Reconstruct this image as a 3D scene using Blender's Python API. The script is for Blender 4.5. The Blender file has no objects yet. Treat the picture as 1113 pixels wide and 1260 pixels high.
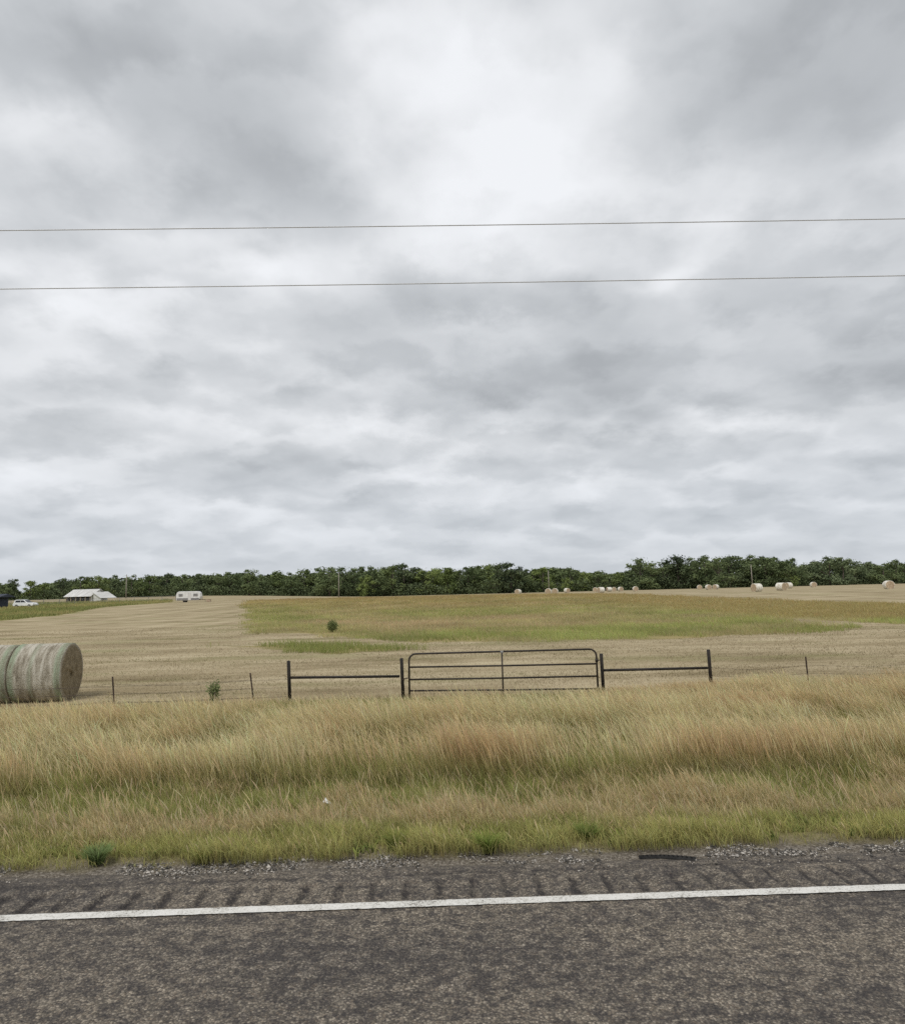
import bpy, math, random
import numpy as np
from mathutils import Vector, Matrix
sc = bpy.context.scene
COL = sc.collection
rng = np.random.default_rng(7)
random.seed(7)
R = math.radians

# ------------------------------------------------------------------ helpers
def tag(o, label=None, cat=None, group=None, kind=None):
    if label: o['label'] = label
    if cat: o['category'] = cat
    if group: o['group'] = group
    if kind: o['kind'] = kind
    return o

def empty(name, loc, rz=0.0):
    o = bpy.data.objects.new(name, None)
    o.empty_display_size = 0.2
    COL.objects.link(o)
    o.location = loc
    o.rotation_euler = (0, 0, rz)
    return o

def np_mesh(name, co, faces_quads=None, loops=None, starts=None, mats=(), col=None, smooth=False, colname='col'):
    me = bpy.data.meshes.new(name)
    co = np.asarray(co, dtype=np.float32)
    if faces_quads is not None:
        fq = np.asarray(faces_quads, dtype=np.int32)
        loops = fq.ravel()
        starts = np.arange(len(fq), dtype=np.int32) * fq.shape[1]
    me.vertices.add(len(co))
    me.vertices.foreach_set('co', co.ravel())
    me.loops.add(len(loops))
    me.loops.foreach_set('vertex_index', loops)
    me.polygons.add(len(starts))
    me.polygons.foreach_set('loop_start', starts)
    me.update(calc_edges=True)
    if col is not None:
        a = me.attributes.new(colname, 'FLOAT_COLOR', 'POINT')
        c4 = np.ones((len(co), 4), dtype=np.float32)
        c4[:, :3] = col
        a.data.foreach_set('color', c4.ravel())
    me.polygons.foreach_set('use_smooth', np.full(len(starts), smooth, dtype=bool))
    for m in mats: me.materials.append(m)
    return me

def link(name, me, parent=None, loc=None):
    o = bpy.data.objects.new(name, me)
    COL.objects.link(o)
    if parent: o.parent = parent
    if loc: o.location = loc
    return o

class MB:
    """collects shapes and links them as one mesh object"""
    def __init__(s): s.v = []; s.f = []
    def add(s, vs, fs):
        b = len(s.v)
        s.v += [tuple(v) for v in vs]
        s.f += [tuple(i + b for i in f) for f in fs]
    def box(s, c, d, rz=0.0, bev=0.0):
        x, y, z = [k / 2 for k in d]
        if bev <= 0:
            vs = [(sx * x, sy * y, sz * z) for sz in (-1, 1) for sx, sy in ((-1, -1), (1, -1), (1, 1), (-1, 1))]
            fs = [(3, 2, 1, 0), (4, 5, 6, 7), (0, 1, 5, 4), (1, 2, 6, 5), (2, 3, 7, 6), (3, 0, 4, 7)]
        else:
            b = bev
            ring = lambda ax, ay: [(-ax + b, -ay), (ax - b, -ay), (ax, -ay + b), (ax, ay - b), (ax - b, ay), (-ax + b, ay), (-ax, ay - b), (-ax, -ay + b)]
            vs = []
            for zz, k in ((-z, b), (-z + b, 0), (z - b, 0), (z, b)):
                vs += [(px, py, zz) for px, py in ring(x - k, y - k)]
            fs = [tuple(reversed(range(8))), tuple(range(24, 32))]
            for l in range(3):
                for i in range(8):
                    j = (i + 1) % 8
                    fs.append((l * 8 + i, l * 8 + j, l * 8 + 8 + j, l * 8 + 8 + i))
        ca, sa = math.cos(rz), math.sin(rz)
        s.add([(c[0] + v[0] * ca - v[1] * sa, c[1] + v[0] * sa + v[1] * ca, c[2] + v[2]) for v in vs], fs)
    def tube(s, pts, r, n=10, cap=True):
        pts = [Vector(p) for p in pts]
        rs = r if isinstance(r, (list, tuple)) else [r] * len(pts)
        t0 = (pts[1] - pts[0]).normalized()
        up = Vector((0, 0, 1)) if abs(t0.z) < 0.9 else Vector((1, 0, 0))
        a = t0.cross(up).normalized()
        vs = []; fs = []
        for i, p in enumerate(pts):
            t = (pts[min(i + 1, len(pts) - 1)] - pts[max(i - 1, 0)]).normalized()
            a = (a - t * a.dot(t)).normalized(); b = t.cross(a)
            for k in range(n):
                w = 2 * math.pi * k / n
                vs.append(p + (a * math.cos(w) + b * math.sin(w)) * rs[i])
        for i in range(len(pts) - 1):
            for k in range(n):
                j = (k + 1) % n
                fs.append((i * n + k, i * n + j, (i + 1) * n + j, (i + 1) * n + k))
        if cap:
            fs.append(tuple(reversed(range(n)))); fs.append(tuple(range((len(pts) - 1) * n, len(pts) * n)))
        s.add(vs, fs)
    def prism(s, prof, axis, a, b):
        """extrude a 2D outline along an axis; axis 'y' takes (x,z), 'x' takes (y,z)"""
        n = len(prof)
        P = (lambda p, t: (p[0], t, p[1])) if axis == 'y' else (lambda p, t: (t, p[0], p[1]))
        s.add([P(p, a) for p in prof] + [P(p, b) for p in prof],
              [tuple(range(n)), tuple(reversed(range(n, 2 * n)))] + [(i, i + n, (i + 1) % n + n, (i + 1) % n) for i in range(n)])
    def mesh(s, name, mat, smooth=False):
        me = bpy.data.meshes.new(name)
        me.from_pydata(s.v, [], s.f)
        me.update()
        import bmesh
        bm = bmesh.new(); bm.from_mesh(me); bmesh.ops.recalc_face_normals(bm, faces=bm.faces); bm.to_mesh(me); bm.free()
        for p in me.polygons: p.use_smooth = smooth
        me.materials.append(mat)
        return me
    def build(s, name, mat, parent=None, smooth=False):
        return link(name, s.mesh(name, mat, smooth), parent)

# value noise in numpy
def vnoise(x, y, scale, seed):
    x = np.asarray(x, float) / scale + seed * 17.31; y = np.asarray(y, float) / scale + seed * 5.77
    xi = np.floor(x).astype(np.int64); yi = np.floor(y).astype(np.int64)
    fx = x - xi; fy = y - yi
    fx = fx * fx * (3 - 2 * fx); fy = fy * fy * (3 - 2 * fy)
    def hsh(a, b):
        n = (a * 374761393 + b * 668265263 + seed * 974711) & 0xffffffff
        n = ((n ^ (n >> 13)) * 1274126177) & 0xffffffff
        return ((n ^ (n >> 16)) & 0xffff) / 65535.0
    return (hsh(xi, yi) * (1 - fx) + hsh(xi + 1, yi) * fx) * (1 - fy) + (hsh(xi, yi + 1) * (1 - fx) + hsh(xi + 1, yi + 1) * fx) * fy
def fbm(x, y, scale, seed, n=4):
    t = 0; a = 1; s = 0
    for k in range(n):
        t = t + a * vnoise(x, y, scale / 2 ** k, seed + k); s += a; a *= 0.55
    return t / s
def ss(a, b, x):
    t = np.clip((np.asarray(x, float) - a) / (b - a), 0, 1)
    return t * t * (3 - 2 * t)
def inpoly(x, y, poly):
    c = np.zeros(np.shape(x), bool)
    n = len(poly)
    for i in range(n):
        x0, y0 = poly[i]; x1, y1 = poly[(i + 1) % n]
        if y0 == y1: continue
        c ^= ((y0 > y) != (y1 > y)) & (x < (x1 - x0) * (y - y0) / (y1 - y0) + x0)
    return c

# ------------------------------------------------------------------ materials
def mat(name):
    m = bpy.data.materials.new(name); m.use_nodes = True
    nt = m.node_tree
    return m, nt, nt.nodes['Principled BSDF'], nt.nodes['Material Output']
def N(nt, t, **kw):
    n = nt.nodes.new(t)
    for k, v in kw.items():
        if k in n.inputs: n.inputs[k].default_value = v
        else: setattr(n, k, v)
    return n
def L(nt, a, b): nt.links.new(a, b)
def noise(nt, vec, scale, detail=4, rough=0.55, dist=0.0):
    n = N(nt, 'ShaderNodeTexNoise'); n.inputs['Scale'].default_value = scale; n.inputs['Detail'].default_value = detail
    n.inputs['Roughness'].default_value = rough; n.inputs['Distortion'].default_value = dist
    if vec is not None: L(nt, vec, n.inputs['Vector'])
    return n.outputs['Fac']
def ramp(nt, fac, stops):
    r = N(nt, 'ShaderNodeValToRGB')
    els = r.color_ramp.elements
    while len(els) < len(stops): els.new(0.5)
    for e, (p, c) in zip(els, stops):
        e.position = p; e.color = (c[0], c[1], c[2], 1) if hasattr(c, '__len__') else (c, c, c, 1)
    L(nt, fac, r.inputs['Fac'])
    return r.outputs['Color']
def math_n(nt, op, a, b=None, clamp=False):
    n = N(nt, 'ShaderNodeMath', operation=op); n.use_clamp = clamp
    for i, v in enumerate((a, b)):
        if v is None: continue
        if isinstance(v, (int, float)): n.inputs[i].default_value = v
        else: L(nt, v, n.inputs[i])
    return n.outputs[0]
def mixc(nt, fac, a, b, mode='MIX'):
    n = N(nt, 'ShaderNodeMix', data_type='RGBA', blend_type=mode)
    for i, v in ((0, fac), (6, a), (7, b)):
        if isinstance(v, (int, float)): n.inputs[i].default_value = v
        elif isinstance(v, tuple): n.inputs[i].default_value = (*v, 1) if len(v) == 3 else v
        else: L(nt, v, n.inputs[i])
    return n.outputs[2]
def mapping(nt, vec, scale):
    m = N(nt, 'ShaderNodeMapping'); m.inputs['Scale'].default_value = scale
    L(nt, vec, m.inputs['Vector']); return m.outputs[0]
def geo_pos(nt): return N(nt, 'ShaderNodeNewGeometry').outputs['Position']
def bump(nt, h, strength, dist, bsdf):
    b = N(nt, 'ShaderNodeBump'); b.inputs['Strength'].default_value = strength; b.inputs['Distance'].default_value = dist
    L(nt, h, b.inputs['Height']); L(nt, b.outputs[0], bsdf.inputs['Normal'])

def grass_mat(name, trans=0.35):
    m, nt, bs, out = mat(name)
    nt.nodes.remove(bs)
    a = N(nt, 'ShaderNodeAttribute', attribute_name='col')
    d = N(nt, 'ShaderNodeBsdfDiffuse'); t = N(nt, 'ShaderNodeBsdfTranslucent')
    L(nt, a.outputs['Color'], d.inputs['Color']); L(nt, a.outputs['Color'], t.inputs['Color'])
    mx = N(nt, 'ShaderNodeMixShader'); mx.inputs[0].default_value = trans
    L(nt, d.outputs[0], mx.inputs[1]); L(nt, t.outputs[0], mx.inputs[2]); L(nt, mx.outputs[0], out.inputs['Surface'])
    return m
M_GRASS = grass_mat('grass_blades', .5)

def noisy(name, c1, c2, scale, rough=0.8, metallic=0.0, bmp=0.0, detail=5, coord='Object', spec=0.3, stretch=(1, 1, 1)):
    m, nt, bs, out = mat(name)
    tc = N(nt, 'ShaderNodeTexCoord').outputs[coord]
    tc = mapping(nt, tc, stretch)
    f = noise(nt, tc, scale, detail)
    c = ramp(nt, f, [(0.32, c1), (0.68, c2)])
    L(nt, c, bs.inputs['Base Color'])
    bs.inputs['Roughness'].default_value = rough; bs.inputs['Metallic'].default_value = metallic
    bs.inputs['Specular IOR Level'].default_value = spec
    if bmp: bump(nt, f, bmp, 0.02, bs)
    return m
M_PIPE = noisy('black_painted_pipe', (0.012, 0.011, 0.010), (0.032, 0.024, 0.019), 9, 0.55, 0.0, 0.1)
M_GATE = noisy('dark_bronze_tube', (0.02, 0.016, 0.013), (0.045, 0.034, 0.026), 7, 0.5, 0.0, 0.1)
M_TPOST = noisy('weathered_steel_post', (0.035, 0.025, 0.02), (0.09, 0.06, 0.045), 14, 0.8, 0.1, 0.2)
M_TIP = noisy('pale_post_tip', (0.42, 0.38, 0.31), (0.6, 0.56, 0.48), 20, 0.7)
M_WIRE = noisy('rusty_wire', (0.06, 0.045, 0.035), (0.15, 0.12, 0.1), 30, 0.7, 0.5)
M_CABLE = noisy('grey_cable', (0.58, 0.585, 0.59), (0.66, 0.665, 0.67), 3, 0.6, 0.2)
M_POLE = noisy('weathered_pole_wood', (0.20, 0.18, 0.155), (0.33, 0.30, 0.26), 3, 0.9, stretch=(4, 4, .4))
M_WHITE = noisy('white_painted_metal', (0.62, 0.62, 0.6), (0.78, 0.78, 0.76), 1.2, 0.5)
M_ROOF = noisy('pale_metal_roof', (0.46, 0.45, 0.43), (0.72, 0.71, 0.69), 0.8, 0.5, stretch=(3, .3, .3))
M_DARK = noisy('dark_parts_and_shade', (0.012, 0.012, 0.012), (0.03, 0.028, 0.026), 1.5, 0.9)  # dark hitch and shed door, and the shade painted into the barn front
M_SHED = noisy('navy_siding', (0.03, 0.035, 0.05), (0.06, 0.07, 0.095), 2, 0.8, stretch=(6, 6, .3))
M_TAN = noisy('tan_board', (0.32, 0.24, 0.17), (0.5, 0.4, 0.3), 3, 0.8)
M_GREY = noisy('grey_fence_metal', (0.15, 0.15, 0.145), (0.30, 0.29, 0.28), 2, 0.8)
M_GLASS = noisy('dark_glass', (0.015, 0.018, 0.022), (0.03, 0.035, 0.04), 1, 0.12, spec=0.6)
M_RUBBER = noisy('black_rubber', (0.008, 0.008, 0.008), (0.025, 0.024, 0.023), 30, 0.75, 0, 0.3)
M_CAR = noisy('white_car_paint', (0.66, 0.67, 0.68), (0.78, 0.78, 0.78), 0.7, 0.25, spec=0.5)
M_PAPER = noisy('white_crumpled_plastic', (0.7, 0.7, 0.68), (0.85, 0.85, 0.83), 30, 0.6, 0, 0.3)
M_TRUNK = noisy('bark', (0.05, 0.04, 0.032), (0.13, 0.11, 0.09), 2.5, 0.95, 0, 0.3, stretch=(4, 4, .6))
M_TAIL = noisy('red_lamp', (0.35, 0.02, 0.02), (0.45, 0.03, 0.03), 3, 0.3)

# ------------------------------------------------------------------ terrain
def h(x, y):
    x = np.asarray(x, float); y = np.asarray(y, float)
    z = -0.05 * ss(6.9, 7.6, y) - 0.25 * ss(7.2, 9.5, y) + 0.15 * ss(11, 16, y)
    z = z + 1.35 * ss(38, 150, y)
    az = x / np.maximum(y, 1)
    return z + 2.3 * ss(110, 330, y) * ss(-0.06, -0.36, az)
def hz(x, y): return float(h(x, y))

MEADOW = [(-47, 172), (-34, 122), (-22.6, 83), (-15.4, 58.2), (-12.8, 50.3), (-9.7, 49.5), (-7.4, 45.7), (-1.8, 38), (2, 37), (6.3, 36.3), (8.4, 36.1),
          (12.5, 35.7), (17, 37.2), (22.3, 38.2), (23.4, 42), (25.2, 51), (25.8, 54), (27.2, 47), (28.4, 42), (31, 34), (50, 40), (56, 60),
          (48.9, 72.2), (44.3, 81.7), (42.9, 93), (39.6, 105), (38.4, 125.6), (36.6, 141.7), (27.4, 212), (0, 235), (-25, 241)]
STRIP = [(-11, 38.5), (-6.5, 34), (-4.6, 31.9), (-1.7, 32.6), (-2.5, 35), (-5.2, 37), (-8, 38.5)]
PADDOCK = [(-52.5, 84), (-52.3, 97.7), (-63.4, 134), (-64, 169), (-78, 206), (-131, 212), (-190, 205), (-120, 84)]

def geom_lines(edges):
    out = []
    for a, b, s0, s1 in edges:
        y = a; t = []
        while y < b:
            t.append(y); k = (y - a) / (b - a); y += s0 + (s1 - s0) * k
        out += t
    return out
ys = np.array([-600, -200, -80, -30, -12] + geom_lines([(-6, 6.6, 2, .4), (6.6, 20, .12, .16), (20, 62, .3, .6), (62, 360, .8, 6), (360, 6000, 30, 900)]) + [6000])
xp = geom_lines([(0, 30, .3, .3), (30, 90, .4, 1.6), (90, 320, 2, 8), (320, 6000, 40, 900)]) + [6000]
xs = np.array(sorted(set([-v for v in xp] + xp)))
X, Y = np.meshgrid(xs, ys)
jx = X + 3.0 * (fbm(X, Y, 3.5, 3) - .5) * np.clip(Y / 60, .1, 1.2); jy = Y + 3.0 * (fbm(X, Y, 3.5, 8) - .5) * np.clip(Y / 50, .1, 1.5)
mm = inpoly(jx, jy, MEADOW) | inpoly(jx, jy, STRIP)
mp = inpoly(jx, jy, PADDOCK) & ~mm
mv = (Y < 17.6 + 0.9 * (vnoise(X, Y, 1.3, 4) - .5)) & (Y > 6.5)
Z = h(X, Y) + (fbm(X, Y, 1.2, 12) - .5) * .06 * (Y > 7.6) * (Y < 120)
Z = np.where(Y < 6.75, -0.06, Z - .035 * (Y < 7.1))
W = len(xs); H_ = len(ys)
idx = np.arange(W * H_).reshape(H_, W)
q = np.stack([idx[:-1, :-1], idx[:-1, 1:], idx[1:, 1:], idx[1:, :-1]], -1).reshape(-1, 4)

M_GROUND, nt, bs, out = mat('field_ground')
pos = geo_pos(nt)
at = N(nt, 'ShaderNodeAttribute', attribute_name='mask')
sep = N(nt, 'ShaderNodeSeparateColor'); L(nt, at.outputs['Color'], sep.inputs[0])
sxyz = N(nt, 'ShaderNodeSeparateXYZ'); L(nt, pos, sxyz.inputs[0])
px_, py_ = sxyz.outputs[0], sxyz.outputs[1]
# mown stubble: raked lines along the road near the fence, along the strip further out
n_row = noise(nt, mapping(nt, pos, (.045, .42, 0)), 1.0, 7, .65, .25)
n_row2 = noise(nt, mapping(nt, pos, (.10, 1.9, 0)), 1.0, 5, .6, .3)
n_far = noise(nt, mapping(nt, pos, (.50, .012, 0)), 1.0, 5, .6, .1)
left = math_n(nt, 'MULTIPLY', N(nt, 'ShaderNodeMapRange', **{'From Min': 42.0, 'From Max': 70.0}).outputs[0], 1.0)
mr = [n for n in nt.nodes if n.type == 'MAP_RANGE'][0]; L(nt, py_, mr.inputs[0])
rows = N(nt, 'ShaderNodeMix', data_type='FLOAT'); L(nt, left, rows.inputs[0]); L(nt, n_row, rows.inputs[2]); L(nt, n_far, rows.inputs[3])
blot = noise(nt, mapping(nt, pos, (.14, .3, 0)), 1.0, 6, .6)
fine = noise(nt, pos, 9.0, 6, .7)
s = math_n(nt, 'ADD', math_n(nt, 'MULTIPLY', rows.outputs[0], .24), math_n(nt, 'MULTIPLY', blot, .40))
s = math_n(nt, 'ADD', s, math_n(nt, 'MULTIPLY', n_row2, .16)); s = math_n(nt, 'ADD', s, math_n(nt, 'MULTIPLY', fine, .20))
stub = ramp(nt, s, [(.40, (.20, .158, .09)), (.46, (.30, .243, .148)), (.52, (.385, .318, .203)), (.60, (.47, .40, .265))])
gpatch = noise(nt, mapping(nt, pos, (.08, .22, 0)), 1.0, 6, .65)
stub = mixc(nt, math_n(nt, 'MULTIPLY', ramp(nt, gpatch, [(.52, 0.), (.64, 1.)]), .5), stub, (.23, .22, .10))
mea = ramp(nt, noise(nt, mapping(nt, pos, (.2, .2, 0)), 1.0, 6, .6), [(.35, (.22, .20, .085)), (.65, (.34, .27, .13))])
ver = ramp(nt, noise(nt, pos, 6.0, 6, .65), [(.35, (.12, .105, .05)), (.65, (.26, .22, .11))])
pad = ramp(nt, noise(nt, mapping(nt, pos, (.06, .12, 0)), 1.0, 5, .6), [(.35, (.16, .17, .055)), (.65, (.27, .25, .09))])
# pale gravel at the asphalt's edge
grv = ramp(nt, noise(nt, pos, 45.0, 4, .7), [(.36, (.07, .06, .05)), (.5, (.145, .125, .10)), (.64, (.30, .27, .23))])
c = mixc(nt, sep.outputs[0], stub, mea); c = mixc(nt, sep.outputs[1], c, pad); c = mixc(nt, sep.outputs[2], c, ver)
gy = math_n(nt, 'ADD', py_, math_n(nt, 'MULTIPLY', noise(nt, pos, 2.5, 4, .6), .7))
gm = N(nt, 'ShaderNodeMapRange', **{'From Min': 7.6, 'From Max': 7.3}); L(nt, gy, gm.inputs[0])
c = mixc(nt, gm.outputs[0], c, grv)
L(nt, c, bs.inputs['Base Color']); bs.inputs['Roughness'].default_value = 1; bs.inputs['Specular IOR Level'].default_value = 0.05
bump(nt, math_n(nt, 'ADD', fine, n_row2), .5, .05, bs)
gme = np_mesh('ground', np.stack([X, Y, Z], -1).reshape(-1, 3), q, mats=[M_GROUND],
              col=np.stack([mm, mp, mv], -1).reshape(-1, 3).astype(np.float32), smooth=True, colname='mask')
tag(link('ground', gme), kind='structure')

# ------------------------------------------------------------------ road
M_ROAD, nt, bs, out = mat('chip_seal_asphalt')
pos = geo_pos(nt)
big = noise(nt, mapping(nt, pos, (.35, 1.1, 0)), 1.0, 4, .55)
midn = noise(nt, mapping(nt, pos, (7, 9, 0)), 1.0, 7, .72, .2)
sm = noise(nt, pos, 42.0, 3, .7)
vor = N(nt, 'ShaderNodeTexVoronoi'); vor.inputs['Scale'].default_value = 62; L(nt, pos, vor.inputs['Vector'])
vc = N(nt, 'ShaderNodeSeparateColor'); L(nt, vor.outputs['Color'], vc.inputs[0])
base = ramp(nt, big, [(.35, (.20, .174, .142)), (.65, (.26, .222, .172))])
stone = mixc(nt, 1.0, base, ramp(nt, vc.outputs[0], [(0., .45), (.45, .85), (.8, 1.2), (1., 1.8)]), 'MULTIPLY')
stone = mixc(nt, math_n(nt, 'MULTIPLY', ramp(nt, vc.outputs[1], [(.80, 0.), (.84, 1.)]), .5), stone, (.20, .155, .115))
gapf = ramp(nt, vor.outputs['Distance'], [(.48, 0.), (.70, .7)])
c = mixc(nt, gapf, stone, (.065, .058, .053))
blot = math_n(nt, 'ADD', math_n(nt, 'MULTIPLY', midn, .8), math_n(nt, 'MULTIPLY', big, .2))
bm = ramp(nt, blot, [(.445, .97), (.485, .55), (.53, 0.)])
bm = math_n(nt, 'MULTIPLY', bm, ramp(nt, sm, [(.35, 1.), (.62, .45)]))
c = mixc(nt, bm, c, (.042, .038, .039))
ga = N(nt, 'ShaderNodeAttribute', attribute_name='wear'); gs = N(nt, 'ShaderNodeSeparateColor'); L(nt, ga.outputs['Color'], gs.inputs[0])
gfac = math_n(nt, 'MULTIPLY', gs.outputs[0], ramp(nt, noise(nt, pos, 14., 5, .75), [(.38, .15), (.54, .90)]))
c = mixc(nt, gfac, c, (.032, .028, .028))
c = mixc(nt, math_n(nt, 'MULTIPLY', gs.outputs[1], .5), c, (.19, .165, .135))
L(nt, c, bs.inputs['Base Color']); bs.inputs['Roughness'].default_value = .88; bs.inputs['Specular IOR Level'].default_value = .25
hh = math_n(nt, 'ADD', math_n(nt, 'MULTIPLY', sm, .8), math_n(nt, 'MULTIPLY', midn, .9)); hh = math_n(nt, 'ADD', hh, math_n(nt, 'MULTIPLY', vor.outputs['Distance'], -.6))
bump(nt, hh, 1.0, .02, bs)
ry = np.array([-4.6, -3, -1, 1, 3, 4, 5, 5.5, 5.8] + list(np.arange(5.96, 6.86, .024)))
rxp = list(np.arange(0, 13, .022)) + geom_lines([(13, 60, .3, 2), (60, 900, 5, 60)]) + [900]
rx = np.array(sorted(set([-v for v in rxp] + rxp)))
RX, RY = np.meshgrid(rx, ry)
u = (RX + .06 * (vnoise(RX, RX * 0, .9, 31) - .5)) / .285
u = (u - np.round(u)) * .285
inband = ss(5.99, 6.04, RY) * ss(6.40, 6.33, RY + .08 * (fbm(RX, RX * 0, .3, 53) - .5))
gro = np.clip(1.25 - 1.25 * (u / .07) ** 4, 0, 1) * inband * (.55 + .7 * fbm(RX, RY, .6, 45))
RZ = -.022 * gro + (fbm(RX, RY, .25, 40) - .5) * .012 + (fbm(RX, RY, .07, 43) - .5) * .010 * inband
edge_shift = .32 * (fbm(RX, RX * 0, 1.2, 51) - .45) + .10 * (fbm(RX, RX * 0, .25, 57) - .5)
RYs = RY + np.where(RY > 6.5, (RY - 6.5) / .34 * edge_shift, 0)
RZ = RZ - .05 * ss(6.62, 6.85, RY) * 1.0
wear = np.zeros((*RX.shape, 3)); wear[..., 0] = np.clip(1.3 - 1.3 * ((u + .04 + .04 * (fbm(RX, RY, .12, 47) - .5)) / .042) ** 2, 0, 1) * inband * ss(.22, .42, fbm(RX, RY, .35, 49) + .08)
lip = np.exp(-((RY - 6.50) / .035) ** 2) * (fbm(RX, RY, .4, 61) > .48)
wear[..., 0] = np.maximum(wear[..., 0], lip * .8)
wear[..., 1] = ss(6.45, 6.84, RY) * (.35 + .65 * fbm(RX, RY, .2, 71))
W = len(rx); H_ = len(ry)
idx = np.arange(W * H_).reshape(H_, W)
q = np.stack([idx[:-1, :-1], idx[:-1, 1:], idx[1:, 1:], idx[1:, :-1]], -1).reshape(-1, 4)
tag(link('road', np_mesh('road', np.stack([RX, RYs, RZ], -1).reshape(-1, 3), q, mats=[M_ROAD], col=wear.reshape(-1, 3), smooth=True, colname='wear')), kind='structure')

def marking(name, y0, y1, rgb):
    m, nt, bs, out = mat(name + '_paint')
    pos = geo_pos(nt)
    w = math_n(nt, 'ADD', math_n(nt, 'MULTIPLY', noise(nt, pos, 60., 5, .8), .75), math_n(nt, 'MULTIPLY', noise(nt, pos, 3., 3, .6), .25))
    c = ramp(nt, w, [(.39, (.15, .13, .11)), (.46, (rgb[0] * .8, rgb[1] * .8, rgb[2] * .77)), (.56, rgb)])
    L(nt, c, bs.inputs['Base Color']); bs.inputs['Roughness'].default_value = .7
    bump(nt, w, .5, .01, bs)
    xx = np.concatenate([np.arange(-900, -14, 20), np.arange(-14, 14, .025), np.arange(14, 900, 20)])
    a = y0 + .018 * (fbm(xx, xx * 0, .05, 81) - .5); b = y1 + .018 * (fbm(xx, xx * 0, .05, 85) - .5)
    co = np.concatenate([np.stack([xx, a, xx * 0 + .0095], -1), np.stack([xx, b, xx * 0 + .0095], -1)])
    n = len(xx); i = np.arange(n - 1)
    o = link(name, np_mesh(name, co, np.stack([i, i + 1, i + 1 + n, i + n], -1), mats=[m]))
    return tag(o, kind='structure')
marking('road_edge_line', 5.845, 5.955, (.72, .70, .66))
marking('road_center_line', 2.18, 2.29, (.62, .42, .06))

# loose stones along the edge of the asphalt
def stones(n):
    x = rng.uniform(-9, 9, n); y = 6.92 + .15 * rng.normal(size=n) + .28 * (fbm(x, x * 0, 1.2, 51) - .45)
    keep = (fbm(x, y, .7, 90) > .46) & (y > 6.3)
    x, y = x[keep], y[keep]; n = len(x)
    s = rng.uniform(.004, .0115, n) * (1 + 1.0 * (rng.random(n) > .94))
    oct_ = np.array([(1, 0, 0), (0, 1, 0), (-1, 0, 0), (0, -1, 0), (0, 0, .7), (0, 0, -.7)])
    th = rng.uniform(0, 6.28, n)
    v = oct_[None] * s[:, None, None] * rng.uniform(.6, 1.4, (n, 6, 1))
    rot = np.stack([v[..., 0] * np.cos(th)[:, None] - v[..., 1] * np.sin(th)[:, None], v[..., 0] * np.sin(th)[:, None] + v[..., 1] * np.cos(th)[:, None], v[..., 2]], -1)
    z = np.where(y < 6.72, .004, h(x, y) - .035)
    co = rot + np.stack([x, y, z + s * .35], -1)[:, None, :]
    f = np.array([(0, 1, 4), (1, 2, 4), (2, 3, 4), (3, 0, 4), (1, 0, 5), (2, 1, 5), (3, 2, 5), (0, 3, 5)])
    F = (f[None] + np.arange(n)[:, None, None] * 6).reshape(-1, 3)
    b = np.where(rng.random(n) < .42, rng.uniform(.4, .82, n), rng.uniform(.10, .26, n))
    col = np.repeat((b[:, None] * np.array([1, .94, .86]))[:, None, :], 6, 1).reshape(-1, 3)
    return np_mesh('gravel', co.reshape(-1, 3), F, mats=[M_GRASS], col=col)
tag(link('gravel', stones(22000)), kind='stuff')

# ------------------------------------------------------------------ grass
def strips(P, ht, wid, lean, lean_amt, prof, colb, colt, curve=2.0, face=None, cpow=1.0):
    """P (n,3); prof: list of (t, width fraction); lean (n,2) unit; returns verts, quads, colours"""
    n = len(P); Lv = len(prof)
    a = rng.uniform(0, 2 * np.pi, n) if face is None else face
    sx, sy = np.cos(a), np.sin(a)
    V = np.empty((n, Lv, 2, 3), np.float32); C = np.empty((n, Lv, 2, 3), np.float32)
    for k, (t, w) in enumerate(prof):
        off = ht * lean_amt * t ** curve
        cx = P[:, 0] + lean[:, 0] * off; cy = P[:, 1] + lean[:, 1] * off
        cz = P[:, 2] + ht * t * np.sqrt(np.clip(1 - (lean_amt * t) ** 2 * .6, .2, 1))
        hw = wid * w * .5
        for j, sg in enumerate((-1, 1)):
            V[:, k, j, 0] = cx + sg * sx * hw; V[:, k, j, 1] = cy + sg * sy * hw; V[:, k, j, 2] = cz
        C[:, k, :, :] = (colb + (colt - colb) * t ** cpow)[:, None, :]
    base = (np.arange(n) * Lv * 2)[:, None]
    Q = []
    for k in range(Lv - 1):
        Q.append(np.concatenate([base + 2 * k, base + 2 * k + 1, base + 2 * k + 3, base + 2 * k + 2], 1))
    return V.reshape(-1, 3), np.concatenate(Q), C.reshape(-1, 3)
def combine(name, parts, kind='stuff', m=None):
    vs, qs, cs = [], [], []; b = 0
    for v, q, c in parts:
        vs.append(v); qs.append(q + b); cs.append(c); b += len(v)
    return np_mesh(name, np.concatenate(vs), np.concatenate(qs), mats=[m or M_GRASS], col=np.concatenate(cs))
LEAF = [(0, .8), (.5, 1), (1, .12)]
PLUME = [(0, .16), (.55, .14), (.74, 1.0), (.9, .75), (1, .08)]
def leans(n, wind=(-1, .15), spread=.8):
    v = np.stack([wind[0] + rng.normal(0, spread, n), wind[1] + rng.normal(0, spread, n)], -1)
    return v / np.maximum(np.linalg.norm(v, axis=1, keepdims=True), 1e-6)
def lerp(a, b, t): return np.asarray(a)[None] + (np.asarray(b) - np.asarray(a))[None] * np.clip(t, 0, 1)[:, None]
def vary(c, amt=.25): return np.clip(c * (1 + rng.normal(0, amt, (len(c), 1))), .004, .95) * (1 + rng.normal(0, .05, c.shape))

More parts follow.
